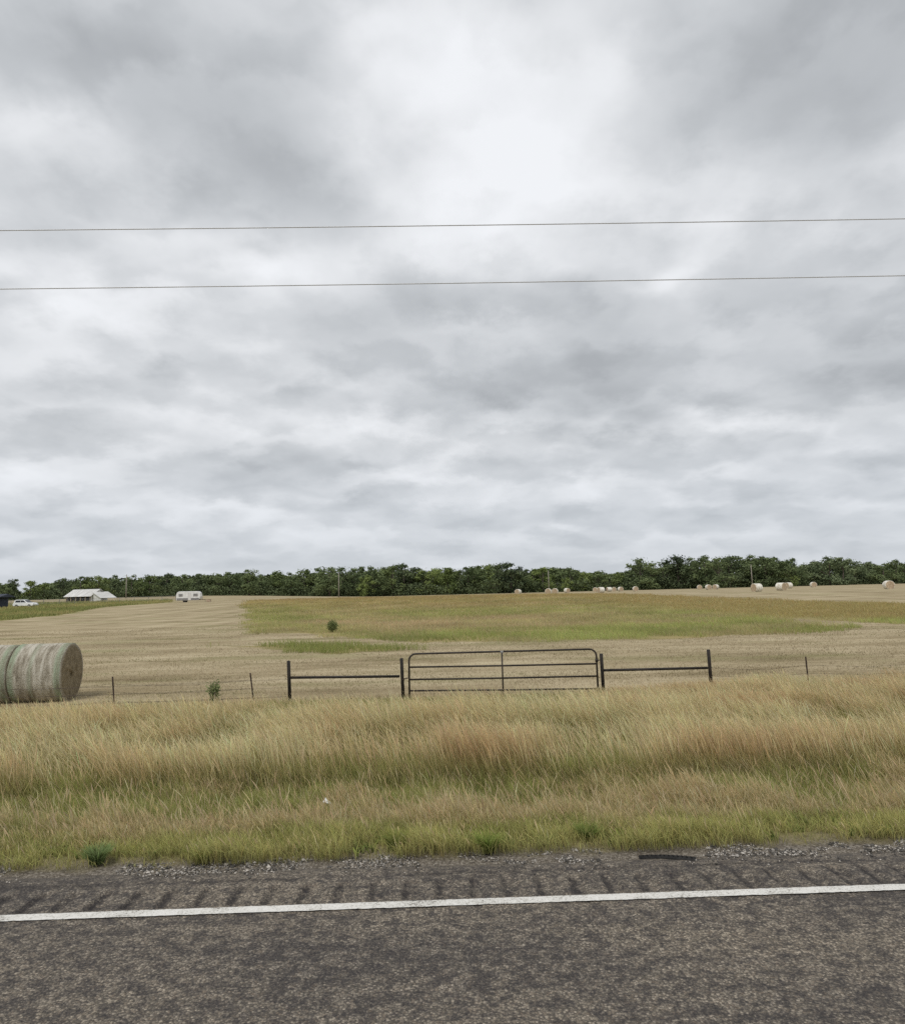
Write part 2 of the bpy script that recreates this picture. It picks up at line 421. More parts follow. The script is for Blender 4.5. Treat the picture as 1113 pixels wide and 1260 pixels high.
def fan(n, y0, y1, p=1.0, m=0.86):
    """points between two distances, thinning outwards, a little wider than the view"""
    y = (y0 ** p + rng.random(n) * (y1 ** p - y0 ** p)) ** (1 / p)
    x = rng.uniform(-1, 1, n) * (m * y + 2.5)
    return x, y
def P3(x, y, dz=-.01): return np.stack([x, y, h(x, y) + dz], -1)
GREEN = (.15, .17, .045); YGREEN = (.30, .29, .085); DGREEN = (.075, .095, .025)
STRAW = (.52, .40, .22); TAN = (.46, .33, .19); RUST = (.36, .225, .125)

# short verge
x, y = fan(250000, 6.9, 10.9, 1.5)
edge = 6.78 + .40 * (fbm(x, x * 0, 1.1, 101) - .45) + .34 * (fbm(x, x * 0, .30, 105) - .5)
cl = fbm(x, y, .42, 115)
k = (y > edge) & (rng.random(len(y)) < (.22 + .78 * ss(0, .3, y - edge)) * np.where(y < edge + .5, ss(.36, .52, cl) + .2, 1))
x, y, cl = x[k], y[k], cl[k]; n = len(x)
tanz = .72 * fbm(x, y * 1.2, 1.1, 110) + .25 * np.exp(-((y - 8.3 - .5 * (fbm(x, x * 0, 2.2, 111) - .5)) / .5) ** 2) + .05 + .1 * ss(1.0, 2.5, x) * np.exp(-((y - 8.9) / .4) ** 2)
near = ss(8.1, 7.3, y)
ht = (.03 + .27 * cl * cl + .10 * rng.random(n) ** 2) * (1 + .35 * ss(7.8, 9.0, y))
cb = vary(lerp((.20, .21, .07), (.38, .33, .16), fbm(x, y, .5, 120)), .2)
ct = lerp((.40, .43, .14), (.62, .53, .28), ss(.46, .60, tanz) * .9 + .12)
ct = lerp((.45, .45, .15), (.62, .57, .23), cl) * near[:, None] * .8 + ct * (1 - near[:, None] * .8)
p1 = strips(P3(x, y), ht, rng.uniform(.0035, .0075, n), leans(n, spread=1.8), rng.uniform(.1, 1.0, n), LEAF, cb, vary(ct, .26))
k = rng.random(n) < .30 * ss(.47, .60, tanz) * (1 - near * .85) + .03
xs_, ys_ = x[k], y[k]; n2 = len(xs_)
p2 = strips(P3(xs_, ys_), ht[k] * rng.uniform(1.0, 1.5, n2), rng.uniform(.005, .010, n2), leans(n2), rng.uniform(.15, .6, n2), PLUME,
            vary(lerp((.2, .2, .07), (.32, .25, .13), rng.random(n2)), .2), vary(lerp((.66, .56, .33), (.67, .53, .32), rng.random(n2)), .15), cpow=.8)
xw, yw = fan(5200, 7.5, 10.6, 1.2); nw = len(xw)
p3 = strips(P3(xw, yw), rng.uniform(.18, .48, nw), rng.uniform(.006, .012, nw), leans(nw, spread=1.2), rng.uniform(.1, .6, nw), PLUME,
            vary(lerp((.2, .2, .07), (.32, .25, .13), rng.random(nw)), .2), vary(lerp((.72, .62, .40), (.5, .36, .2), rng.random(nw)), .15), cpow=.8)
# broad-leaved weeds low in the verge
xw, yw = fan(700, 7.1, 10.2, 1.2); rep = 14; nw = len(xw)
xw = np.repeat(xw, rep) + rng.normal(0, .045, nw * rep); yw = np.repeat(yw, rep) + rng.normal(0, .045, nw * rep); nw *= rep
p4 = strips(P3(xw, yw), rng.uniform(.05, .14, nw), rng.uniform(.014, .03, nw), leans(nw, spread=4), rng.uniform(.5, 1.2, nw), LEAF,
            vary(lerp((.10, .13, .04), (.14, .17, .06), rng.random(nw)), .2), vary(lerp((.24, .30, .09), (.36, .38, .12), rng.random(nw)), .2))
tag(link('short_grass', combine('short_grass', [p1, p2, p3, p4])), kind='stuff')

# tall grass on the bank
def bank_h(x, y):
    f = 1 - .40 * ss(13.6, 16.0, y) * (1 - .5 * ss(4, 9, x)) - .15 * ss(15.6, 17.0, y)
    return .62 * f
x, y = fan(280000, 9.8, 17.5, 1.2)
y0 = 10.3 - .7 * rng.random(len(x)) ** 4 + .75 * (fbm(x, x * 0, 2.4, 130) - .5) + .35 * (fbm(x, x * 0, .5, 134) - .5)
k = y > y0
x, y, y0 = x[k], y[k], y0[k]; n = len(x)
gp = fbm(x, y * 1.5, 1.6, 140); big = fbm(x, y * 1.6, 3.0, 146)
greenish = np.clip(ss(.49, .60, gp) * .85 + ss(14.2, 15.8, y) * (1 - ss(1, 7, x)) * .85, 0, 1)
H0 = bank_h(x, y) * (.70 + .60 * big) * (1 - .22 * greenish) * rng.uniform(.75, 1.15, n)
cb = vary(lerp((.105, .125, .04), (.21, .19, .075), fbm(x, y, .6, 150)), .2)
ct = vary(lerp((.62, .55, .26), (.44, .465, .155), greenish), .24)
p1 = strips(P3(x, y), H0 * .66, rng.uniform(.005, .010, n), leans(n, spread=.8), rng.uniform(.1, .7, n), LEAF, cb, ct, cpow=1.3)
k = rng.random(n) < .84 * (1 - .88 * greenish) * (.55 + .75 * fbm(x, y, .8, 158))
xx, yy = x[k], y[k]; n2 = len(xx); fr = ss(1.0, .1, yy - y0[k])
xx = xx + rng.normal(0, .05, n2); yy = yy + rng.normal(0, .05, n2)
tone = fbm(xx, yy * 1.8, 1.8, 160) + .10 * fr * fbm(xx, yy, 1.1, 164) * 2 - .03
ct2 = lerp((.84, .72, .43), (.80, .64, .375), ss(.3, .55, tone)); ct2 = np.where((tone > .54)[:, None], lerp((.80, .64, .375), (.69, .51, .295), ss(.54, .68, tone)), ct2)
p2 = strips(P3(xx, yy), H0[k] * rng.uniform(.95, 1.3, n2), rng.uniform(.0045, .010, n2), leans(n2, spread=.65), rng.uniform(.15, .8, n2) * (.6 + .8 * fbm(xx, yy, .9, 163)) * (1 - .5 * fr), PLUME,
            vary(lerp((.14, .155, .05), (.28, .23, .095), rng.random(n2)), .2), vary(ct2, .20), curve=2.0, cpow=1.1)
tag(link('tall_grass', combine('tall_grass', [p1, p2])), kind='stuff')

# mown stubble just beyond the fence
x, y = fan(110000, 17.4, 62, -.4, .8)
k = ~(inpoly(x, y, MEADOW) | inpoly(x, y, STRIP)); x, y = x[k], y[k]; n = len(x)
row = fbm(x * .06, y * .9, 1.0, 170)
wd = np.maximum(.006, .00055 * y)
c = lerp((.28, .225, .135), (.53, .44, .29), ss(.3, .7, row)); g = ss(.56, .68, fbm(x, y * 2, 4.5, 176))
c = c * (1 - .55 * g[:, None]) + np.array((.2, .21, .06))[None] * .55 * g[:, None]
edge_b = 1 + 2.2 * ss(18.6, 17.4, y)
p = strips(P3(x, y), rng.uniform(.03, .075, n) * edge_b, wd, leans(n, spread=2), rng.uniform(.2, 1., n), LEAF, vary(c * .75, .2), vary(c, .22))
tag(link('stubble', combine('stubble', [p])), kind='stuff')

# the uncut part of the field
y = np.exp(rng.uniform(np.log(31), np.log(242), 330000)); x = rng.uniform(-.82, .82, len(y)) * y
jx = x + 5.5 * (fbm(x, y, 3.5, 180) - .5) + rng.normal(0, .18, len(x)); jy = y + 6.0 * (fbm(x, y, 3.2, 185) - .5) + rng.normal(0, .35, len(x)) * np.clip(y / 50, .7, 2)
inS = inpoly(jx, jy, STRIP)
k = inpoly(jx, jy, MEADOW) | inS
x, y, inS = x[k], y[k], inS[k]; n = len(x)
gn = fbm(x * .35, y * .5, 7, 190); rn = fbm(x * .3, y * .45, 9, 196); fn = fbm(x, y * .6, 3.0, 193, 3)
yj = y * (1 + .22 * (gn - .5)) * (1 + .12 * (rn - .5))
OLIVE = np.array((.46, .435, .18)); GRN = np.array((.39, .42, .15)); REDT = np.array((.58, .45, .27)); GOLD = np.array((.49, .385, .175)); BRN = np.array((.42, .305, .15))
def bl(a, b, t): return a * (1 - t[:, None]) + b * t[:, None]
ct = bl(np.repeat(GRN[None], n, 0), REDT[None], ss(43, 54, yj) * ss(.42, .6, rn) * (1 - .55 * ss(6, 16, x)))
ct = bl(ct, OLIVE[None], ss(62, 78, yj) * .85)
ct = bl(ct, GOLD[None], ss(82, 120, yj) * .9)
ct = bl(ct, BRN[None], ss(.52, .66, rn) * ss(70, 110, yj) * .75)
ct = bl(ct, GRN[None], np.clip(ss(-.16, -.24, x / y) * ss(150, 70, y) * .7, 0, 1))
ct = bl(ct, GRN[None], ss(.55, .68, gn) * ss(140, 90, yj) * .6)
ct = bl(ct, np.array((.56, .45, .27))[None], ss(.54, .68, fbm(x * .45, y, 2.6, 230)) * .6)
ct = bl(ct, np.array((.26, .27, .10))[None], ss(.58, .70, fbm(x * .5, y, 3.4, 236)) * .5)
ct = ct * (.66 + .68 * fn)[:, None]
ct = bl(ct, GOLD[None] * .95, ss(21, 28, x) * ss(44, 54, y + (x - 26) * .35) * .85)
ct[inS] = np.array((.31, .34, .115))
ht = (.14 + .30 * fbm(x, y, 1.6, 200)) * rng.uniform(.5, 1.25, n); ht[inS] *= 1.15
wd = np.maximum(.02, .0006 * y) * rng.uniform(.6, 1.3, n)
p1 = strips(P3(x, y), ht, wd, leans(n, spread=1.2), rng.uniform(.1, .7, n), LEAF, vary(ct * .85, .12), vary(ct, .13))
tag(link('meadow_grass', combine('meadow_grass', [p1])), kind='stuff')

# rough paddock grass on the far left
y = np.exp(rng.uniform(np.log(84), np.log(210), 40000)); x = -rng.uniform(.3, .9, len(y)) * y
k = inpoly(x, y, PADDOCK); x, y = x[k], y[k]; n = len(x)
ct = lerp((.30, .32, .12), (.46, .41, .18), ss(.38, .62, fbm(x, y, 9, 210)))
p = strips(P3(x, y), rng.uniform(.2, .6, n), .0007 * y, leans(n, spread=1.2), rng.uniform(.1, .6, n), LEAF, vary(ct * .6, .2), vary(ct, .2))
tag(link('paddock_grass', combine('paddock_grass', [p])), kind='stuff')

# single bright tufts at the road's edge
def tuft(loc, r, hgt, nb, c0, c1, label):
    a = rng.uniform(0, 6.28, nb); rr = r * rng.random(nb) ** .6
    ln = np.stack([np.cos(a), np.sin(a)], -1)
    P = np.stack([rr * .45 * ln[:, 0], rr * .45 * ln[:, 1], np.zeros(nb) - .01], -1)
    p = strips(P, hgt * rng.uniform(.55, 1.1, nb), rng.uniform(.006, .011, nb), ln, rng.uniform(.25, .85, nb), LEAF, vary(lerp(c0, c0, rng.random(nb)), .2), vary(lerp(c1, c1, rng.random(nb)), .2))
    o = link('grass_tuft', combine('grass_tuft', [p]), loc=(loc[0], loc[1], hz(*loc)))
    tag(o, label, 'grass tuft', 'green grass tufts at the road edge')
tuft((-3.35, 7.08), .14, .19, 420, (.12, .16, .06), (.30, .38, .16), 'bluish green grass tuft at the gravel edge, nearest the hay bales')
tuft((.42, 7.03), .12, .20, 420, (.13, .17, .045), (.36, .43, .12), 'bright green grass tuft at the gravel edge, in line with the middle of the gate')
tuft((-.48, 7.22), .15, .20, 420, (.13, .15, .05), (.36, .38, .12), 'dull green grass tuft in the verge in line with the latch end of the gate')
tuft((1.45, 7.30), .14, .20, 420, (.11, .145, .045), (.31, .36, .11), 'dark green grass tuft in the verge just left of the tyre scrap')
tuft((-2.33, 7.02), .10, .10, 260, (.08, .11, .025), (.30, .34, .09), 'small low yellow-green tuft out on the gravel, second from the hay bale side')

# ------------------------------------------------------------------ weed by the fence and shrub in the field
def leafy(name, loc, w, hgt, nl, leaf, c0, c1, label, cat, blob=False):
    root = empty(name, (loc[0], loc[1], hz(*loc)))
    st = MB(); tips = []
    for k in range(9):
        a = random.uniform(0, 6.28); r = random.uniform(.1, .5) * w; zz = hgt * random.uniform(.6, 1)
        p0 = Vector((random.uniform(-.03, .03), random.uniform(-.03, .03), -.03)); p2 = Vector((math.cos(a) * r, math.sin(a) * r, zz))
        pm = p0.lerp(p2, .5) + Vector((0, 0, .08 * hgt))
        st.tube([p0, pm, p2], [.009 * hgt + .002, .006 * hgt + .002, .002], 5); tips.append((p0, pm, p2))
    st.build('stem', M_TRUNK, root)
    co = []; 
    V = []; C = []
    for i in range(nl):
        p0, pm, p2 = random.choice(tips); t = random.uniform(.18, 1.0)
        c = (p0.lerp(pm, t * 2) if t < .5 else pm.lerp(p2, t * 2 - 1)) + Vector([random.gauss(0, w * .07) for _ in range(3)])
        if blob:
            u = Vector((random.gauss(0, 1), random.gauss(0, 1), random.gauss(0, 1))).normalized() * random.random() ** .35
            bmp = 1 + .28 * math.sin(u.x * 7 + 2) * math.cos(u.z * 7 + u.y * 6)
            c = Vector((u.x * w * .5 * bmp, u.y * w * .5 * bmp, hgt * .5 + u.z * hgt * .5 * bmp))
        if c.z < .02: c.z = .02
        d = Vector((random.gauss(0, 1), random.gauss(0, 1), random.gauss(.3, .6))).normalized(); e = d.orthogonal().normalized()
        e = Matrix.Rotation(random.uniform(0, 6.28), 3, d) @ e
        l = leaf * random.uniform(.6, 1.2)
        V += [c, c + d * l * .5 + e * l * .22, c + d * l, c + d * l * .5 - e * l * .22]
        k = random.random(); cc = np.array(c0) * (1 - k) + np.array(c1) * k
        C += [cc] * 4
    q = np.arange(len(V)).reshape(-1, 4)
    link('foliage', np_mesh('foliage', np.array([tuple(v) for v in V]), q, mats=[M_GRASS], col=np.array(C)), root)
    return tag(root, label, cat)
leafy('weed', (-5.5, 17.25), .46, .62, 620, .075, (.18, .21, .10), (.38, .42, .20), 'leafy grey-green weed standing in the grass under the fence wire, left of the pipe brace', 'weed')
leafy('shrub', (-7.5, 49.2), .72, .82, 1500, .11, (.12, .15, .065), (.32, .35, .15), 'lone rounded dark green shrub standing in the uncut field', 'shrub', True)

# ------------------------------------------------------------------ gate and pipe braces
FY = 17.4
def pipe_post(x, top, r=.042, lean=0.0):
    m = MB(); g = hz(x, FY)
    m.tube([(x + lean, FY, g - .25), (x, FY, top - .012), (x, FY, top)], [r, r, r * .8], 14)
    return m
def brace(x0, x1, top0, top1, rail0, rail1, l0, l1, label):
    root = empty('pipe_brace', ((x0 + x1) / 2, FY, hz(0, FY)))
    inv = Matrix.Translation(root.location).inverted()
    for o in (pipe_post(x0, top0, lean=l0).build('post', M_PIPE, root, True), pipe_post(x1, top1, lean=l1).build('post', M_PIPE, root, True)):
        o.matrix_parent_inverse = inv
    m = MB(); m.tube([(x0 + .05, FY, rail0), (x1 - .05, FY, rail1)], .032, 12)
    o = m.build('rail', M_PIPE, root, True); o.matrix_parent_inverse = inv
    return tag(root, label, 'fence brace', 'dark pipe braces either side of the gate')
brace(-3.73, -.955, .91, .90, .50, .46, .05, .04, 'dark pipe brace of two posts and a rail, between the weed and the gate')
brace(4.0, 6.69, .88, .91, .47, .46, .02, .02, 'dark pipe brace of two posts and a rail, right of the gate')

gate = empty('gate', (1.55, FY, hz(0, FY)))
ginv = Matrix.Translation(gate.location).inverted()
gx0, gx1 = -.77, 3.88; gb = -.13
def gput(m, name, mt=M_GATE):
    o = m.build(name, mt, gate, True); o.matrix_parent_inverse = ginv; return o
m = MB()
pts = [(gx0, FY, gb)]
rad = .17
for a in np.linspace(180, 90, 7): pts.append((gx0 + rad + rad * math.cos(R(a)), FY, .995 - rad + rad * math.sin(R(a))))
for a in np.linspace(90, 0, 7): pts.append((gx1 - rad + rad * math.cos(R(a)), FY, .995 - rad + rad * math.sin(R(a))))
pts.append((gx1, FY, gb - .02))
m.tube(pts, .024, 10)
gput(m, 'frame')
for z0, z1 in ((.675, .635), (.375, .335), (.105, .03), (-.11, -.135)):
    m = MB(); m.tube([(gx0 + .02, FY, z0), ((gx0 + gx1) / 2, FY + .004, (z0 + z1) / 2 - .006), (gx1 - .02, FY, z1)], .022, 10); gput(m, 'bar')
m = MB(); m.box((1.53, FY - .027, .41), (.038, .008, 1.14), bev=.002); gput(m, 'upright')
m = MB(); m.box((1.53, FY - .012, .985), (.07, .05, .06), bev=.008); gput(m, 'bracket', M_GREY)
for z in (.72, .02):
    m = MB(); m.tube([(gx1, FY, z - .035), (gx1, FY, z + .035)], .038, 10); m.tube([(gx1 + .02, FY, z), (3.955, FY, z)], .012, 8); gput(m, 'hinge')
m = MB()
m.tube([(-.86 + .085 * math.cos(t), FY + .07 * math.sin(t), .40 + .02 * math.cos(t) + .006 * math.sin(t * 14)) for t in np.linspace(0, 6.28, 40)], .008, 6)
gput(m, 'latch_chain', M_TPOST)
tag(gate, 'dark bronze tube farm gate with rounded top corners and one upright in the middle', 'gate')

# ------------------------------------------------------------------ wire fence either side
def wire_fence(posts, ends, label):
    root = empty('wire_fence', (posts[0][0], FY, hz(0, FY)))
    inv = Matrix.Translation(root.location).inverted()
    for x, top, lean in posts:
        g = hz(x, FY); m = MB()
        # T section: flange plus web, pressed studs on the face
        zt = top - .13; n = 2
        for (cx, cy, dx, dy) in ((0, -.012, .036, .006), (0, .006, .006, .032)):
            a = [(x + cx + lean + sx * dx / 2, FY + cy + sy * dy / 2, g - .2) for sx, sy in ((-1, -1), (1, -1), (1, 1), (-1, 1))]
            b = [(x + cx + sx * dx / 2, FY + cy + sy * dy / 2, zt) for sx, sy in ((-1, -1), (1, -1), (1, 1), (-1, 1))]
            m.add(a + b, [(0, 1, 2, 3), (4, 7, 6, 5), (0, 4, 5, 1), (1, 5, 6, 2), (2, 6, 7, 3), (3, 7, 4, 0)])
        for z in np.arange(g + .12, zt, .06): m.box((x + lean * (1 - (z - g) / (zt - g)), FY - .018, z), (.014, .008, .02))
        o = m.build('post', M_TPOST, root); o.matrix_parent_inverse = inv
        m = MB()
        for (cx, cy, dx, dy) in ((0, -.012, .038, .008), (0, .007, .008, .034)): m.box((x + cx, FY + cy, zt + .065), (dx, dy, .13))
        t = m.build('tip', M_TIP, o); t.matrix_parent_inverse = inv
    for i, z in enumerate((.10, .32, .52)):
        m = MB(); pts = []
        xs_ = [ends[0]] + [p[0] for p in posts if ends[0] < p[0] < ends[1]] + [ends[1]]
        for a, b in zip(xs_[:-1], xs_[1:]):
            for t in np.linspace(0, 1, 9)[:-1]: pts.append((a + (b - a) * t, FY - .024, z - .05 - .05 * math.sin(math.pi * t) * (1 + .3 * i)))
        pts.append((ends[1], FY - .024, z - .05))
        m.tube(pts, .0042 if i == 0 else .0026, 5)
        xq = ends[0] + .1
        while xq < ends[1]:
            j = min(range(len(pts)), key=lambda k: abs(pts[k][0] - xq)); p = pts[j]
            m.box((p[0], p[1], p[2]), (.004, .02, .02), rz=random.uniform(0, 1)); xq += .45
        o = m.build('barbed_wire', M_WIRE, root); o.matrix_parent_inverse = inv
    return tag(root, label, 'wire fence', 'barbed wire fence runs')
wire_fence([(-4.66, .77, .13), (-8.0, .77, .09), (-11.3, .78, .03), (-14.7, .78, -.03)], (-18, -3.78), 'barbed wire fence on pale-tipped steel posts in front of the hay bales')
wire_fence([(9.12, .80, .03), (12.5, .78, .0), (16, .78, .05)], (6.74, 19), 'barbed wire fence with one pale-tipped steel post, farthest from the hay bales')

# ------------------------------------------------------------------ hay bales
M_BALE, nt, bs, out = mat('net_wrapped_hay')
tc = N(nt, 'ShaderNodeTexCoord').outputs['Object']
at = N(nt, 'ShaderNodeAttribute', attribute_name='wrap'); sp = N(nt, 'ShaderNodeSeparateColor'); L(nt, at.outputs['Color'], sp.inputs[0])
n1 = noise(nt, mapping(nt, tc, (9, 1.6, 1.6)), 1.0, 6, .65); n2 = noise(nt, tc, 26, 5, .75); n3 = noise(nt, mapping(nt, tc, (2.2, 1, 1)), 1.3, 4, .6)
f = math_n(nt, 'ADD', math_n(nt, 'MULTIPLY', n1, .66), math_n(nt, 'ADD', math_n(nt, 'MULTIPLY', n2, .16), math_n(nt, 'MULTIPLY', n3, .18)))
c = ramp(nt, f, [(.38, (.20, .17, .125)), (.48, (.40, .36, .285)), (.58, (.62, .58, .49))])
c = mixc(nt, math_n(nt, 'MULTIPLY', sp.outputs[0], ramp(nt, n1, [(.34, .10), (.56, .75)])), c, (.27, .37, .235))
ce = ramp(nt, math_n(nt, 'ADD', math_n(nt, 'MULTIPLY', n2, .6), math_n(nt, 'MULTIPLY', noise(nt, tc, 6, 4, .6), .4)), [(.36, (.13, .105, .065)), (.5, (.26, .21, .135)), (.66, (.40, .335, .225))])
c = mixc(nt, sp.outputs[1], c, ce)
L(nt, c, bs.inputs['Base Color']); bs.inputs['Roughness'].default_value = .9; bs.inputs['Specular IOR Level'].default_value = .1
bump(nt, math_n(nt, 'ADD', n2, n1), 1.0, .05, bs)
def bale_mesh(rad, ln, seed, seg=72):
    """cylinder along X with slack wrap, rounded shoulders, spiral layers on the ends and a flattened underside"""
    prof = [(-.5 * ln + .02, 0.0), (-.5 * ln + .005, .3 * rad), (-.5 * ln, .62 * rad), (-.5 * ln + .004, .88 * rad), (-.5 * ln + .02, .975 * rad)]
    prof += [(-.5 * ln + .035 + (ln - .07) * t, rad) for t in np.linspace(0, 1, 15)]
    prof += [(-a, b) for a, b in reversed(prof[:5])]
    V = []; C = []
    for i, (x, r) in enumerate(prof):
        for k in range(seg):
            a = 2 * math.pi * k / seg
            nz = float(vnoise(np.array([x * 1.4]), np.array([a * 1.3]), .35, seed)[0]) - .5
            nz2 = float(vnoise(np.array([x * 9]), np.array([a * .7]), .8, seed + 3)[0]) - .5
            rr = r * (1 + .022 * nz) + (.012 * nz2 if r > .9 * rad else 0)
            xx = x + (.05 * math.sin(r / rad * 40 + a) * .5 + .03 * nz if r < .9 * rad else 0)
            yv, zv = rr * math.cos(a), rr * math.sin(a)
            zv = max(zv, -rad * .95)
            V.append((xx, yv, zv + rad * .95))
            band = 1.0 if (abs(abs(x) - (.5 * ln - .11)) < .085 and r > .9 * rad) else (.55 if abs(x + .12) < .05 and r > .9 * rad else 0.0)
            C.append((band, 1.0 if r < .9 * rad else 0.0, 0))
    n = len(prof); q = []
    for i in range(n - 1):
        for k in range(seg):
            j = (k + 1) % seg
            q.append((i * seg + k, i * seg + j, (i + 1) * seg + j, (i + 1) * seg + k))
    q = np.array(q)[:, ::-1]
    return np_mesh('hay_bale', np.array(V), q, mats=[M_BALE], col=np.array(C), smooth=True, colname='wrap')
BY = 19.4
bales = [(-10.72, 5, 'big round hay bale by the fence showing its brown flat end'),
         (-12.045, 9, 'big round hay bale cut off by the photo edge, behind the wire fence'),]
for x, sd, lab in bales:
    o = link('hay_bale', bale_mesh(.79, 1.34, sd), loc=(x, BY, hz(x, BY) - .03)); o.location.y += (x + 10.72) * .105; o.rotation_euler = (random.uniform(-.05, .05), 0, .105)
    nst = 1500; a_ = rng.uniform(0, 2 * np.pi, nst); xa = rng.uniform(-.66, .66, nst); onend = rng.random(nst) < .4
    rad_ = np.where(onend, .78 * rng.random(nst) ** .5, .79); xa = np.where(onend, .66 * np.sign(xa), xa)
    P_ = np.stack([xa, rad_ * np.cos(a_), rad_ * np.sin(a_) + .75], -1); P_ = P_[P_[:, 2] > .02]; ns = len(P_)
    v_, q_, c_ = strips(P_, rng.uniform(.01, .06, ns) * np.where(rng.random(ns) < .5, 1, -1), rng.uniform(.003, .006, ns), leans(ns, spread=4), rng.uniform(.6, 1.6, ns), LEAF,
                        vary(lerp((.30, .25, .17), (.45, .38, .27), rng.random(ns)), .2), vary(lerp((.30, .25, .17), (.5, .43, .3), rng.random(ns)), .2))
    link('loose_straw', np_mesh('loose_straw', v_, q_, mats=[M_GRASS], col=c_), o)
    tag(o, lab, 'hay bale', 'hay bales in a row by the fence')

M_FARB = noisy('far_bale_wrap', (.42, .37, .29), (.74, .70, .62), 2.2, .9)
fb = [bale_mesh(.80, 1.5, 20 + i, 28) for i in range(3)]
M_FARE, nt, bs, out = mat('far_bale_hay')
at = N(nt, 'ShaderNodeAttribute', attribute_name='wrap'); sp = N(nt, 'ShaderNodeSeparateColor'); L(nt, at.outputs['Color'], sp.inputs[0])
f = noise(nt, N(nt, 'ShaderNodeTexCoord').outputs['Object'], 3.5, 4, .6)
L(nt, mixc(nt, sp.outputs[1], ramp(nt, f, [(.35, (.46, .42, .34)), (.6, (.80, .77, .69))]), ramp(nt, f, [(.35, (.30, .22, .14)), (.65, (.5, .4, .28))])), bs.inputs['Base Color'])
bs.inputs['Roughness'].default_value = .9
for me in fb: me.materials[0] = M_FARE
FAR = [((23.4, 205), 'pale hay bale half hidden in grass, alone left of the pair under a pole'),
       ((28.1, 178), 'pale hay bale of the pair below a utility pole, the one right at its foot'),
       ((30.5, 182), 'pale hay bale of the pair below a utility pole, the one further from the pole'),
       ((42.9, 232), 'single pale hay bale between the pair under the pole and the cluster'),
       ((52.0, 230), 'pale hay bale at the left end of the far cluster of bales'),
       ((44.5, 190), 'low pale hay bale in front of the far cluster, nearer than its neighbours'),
       ((59.5, 242), 'pale hay bale in the far cluster, first of the three that touch'),
       ((63.3, 250), 'pale hay bale in the far cluster, the middle of the three that touch'),
       ((63.0, 240), 'pale hay bale in the far cluster, last of the three that touch'),
       ((61.1, 215), 'pale hay bale by itself just right of the far cluster of bales'),
       ((86.1, 228), 'small pale hay bale, lowest of the three in front of the dark wood'),
       ((82.8, 212), 'pale hay bale standing tallest of the three in front of the dark wood'),
       ((89.9, 224), 'pale hay bale at the right of the three in front of the dark wood'),
       ((60.4, 131), 'brown-sided hay bale on the mown rise, below the rightmost utility pole'),
       ((68.1, 137), 'brown-sided hay bale on the mown rise, the larger of two close together'),
       ((91.4, 180), 'white-topped hay bale on the mown rise, the smaller of two close together'),
       ((108.9, 200), 'white-topped hay bale alone at the foot of the dip in the wood'),
       ((81.9, 125), 'brown-sided hay bale alone on the rise close to the right photo edge')]
for i, ((x, y), lab) in enumerate(FAR):
    o = link('hay_bale', fb[i % 3], loc=(x, y, hz(x, y) - .03)); o.rotation_euler = (0, 0, R(random.choice([20, 60, 80, 110, 100, 50]) + random.uniform(-10, 10)))
    tag(o, lab, 'hay bale', 'hay bales scattered over the far mown field')

# ------------------------------------------------------------------ tyre scrap and litter
m = MB()
n = 26; top = []; 
for i in range(n + 1):
    t = i / n
    x = 1.80 + .50 * t; y = 6.70 - .01 * t - .075 * t * t; w = .007 + .013 * t; zz = .006 + .006 * math.sin(t * math.pi) 
    top.append((x, y, w, zz))
vs = []
for x, y, w, z in top: vs += [(x, y - w, z - .004), (x, y, z + .022), (x, y + w, z + .012), (x, y + w, z), (x, y, z + .006), (x, y - w, z - .012)]
fs = [tuple(range(6)), tuple(reversed(range(n * 6, n * 6 + 6)))]
for i in range(n):
    for k in range(6):
        j = (k + 1) % 6; fs.append((i * 6 + k, i * 6 + j, i * 6 + 6 + j, i * 6 + 6 + k))
m.add(vs, fs)
for i in range(2, n - 1, 2):
    x, y, w, z = top[i]; m.box((x, y - w * .3, z + .019), (.010, w * 1.0, .008), rz=.3)
tag(m.build('tyre_scrap', M_RUBBER), 'curved black strip of shredded tyre lying on the shoulder gravel', 'tyre scrap')
m = MB(); random.seed(5)
vs = []; fs = []
for i in range(5):
    for j in range(5):
        vs.append((-.05 + .025 * i + random.uniform(-.008, .008), -.03 + .015 * j, .17 + random.uniform(-.025, .03) + .03 * math.sin(i * 1.3)))
vs += [(a, b, c - .006) for a, b, c in vs]
for i in range(4):
    for j in range(4):
        a = i * 5 + j; fs.append((a, a + 1, a + 6, a + 5)); fs.append((a + 25, a + 30, a + 31, a + 26))
m.add(vs, fs); o = m.build('litter', M_PAPER); o.location = (-1.47, 9.15, hz(-1.47, 9.15))
tag(o, 'small crumpled white scrap of litter caught in the short verge grass', 'litter')

# ------------------------------------------------------------------ overhead cables
for z0, lab in ((11.41, 'upper overhead power cable crossing the cloudy sky'), (9.93, 'lower overhead power cable crossing the cloudy sky')):
    m = MB(); pts = []
    for t in np.linspace(-1, 1, 61):
        x = 70 * t; pts.append((x, 16.0, z0 + .9 * t * t))
    m.tube(pts, .013, 8)
    tag(m.build('power_cable', M_CABLE, None, True), lab, 'power cable', 'overhead power cables')

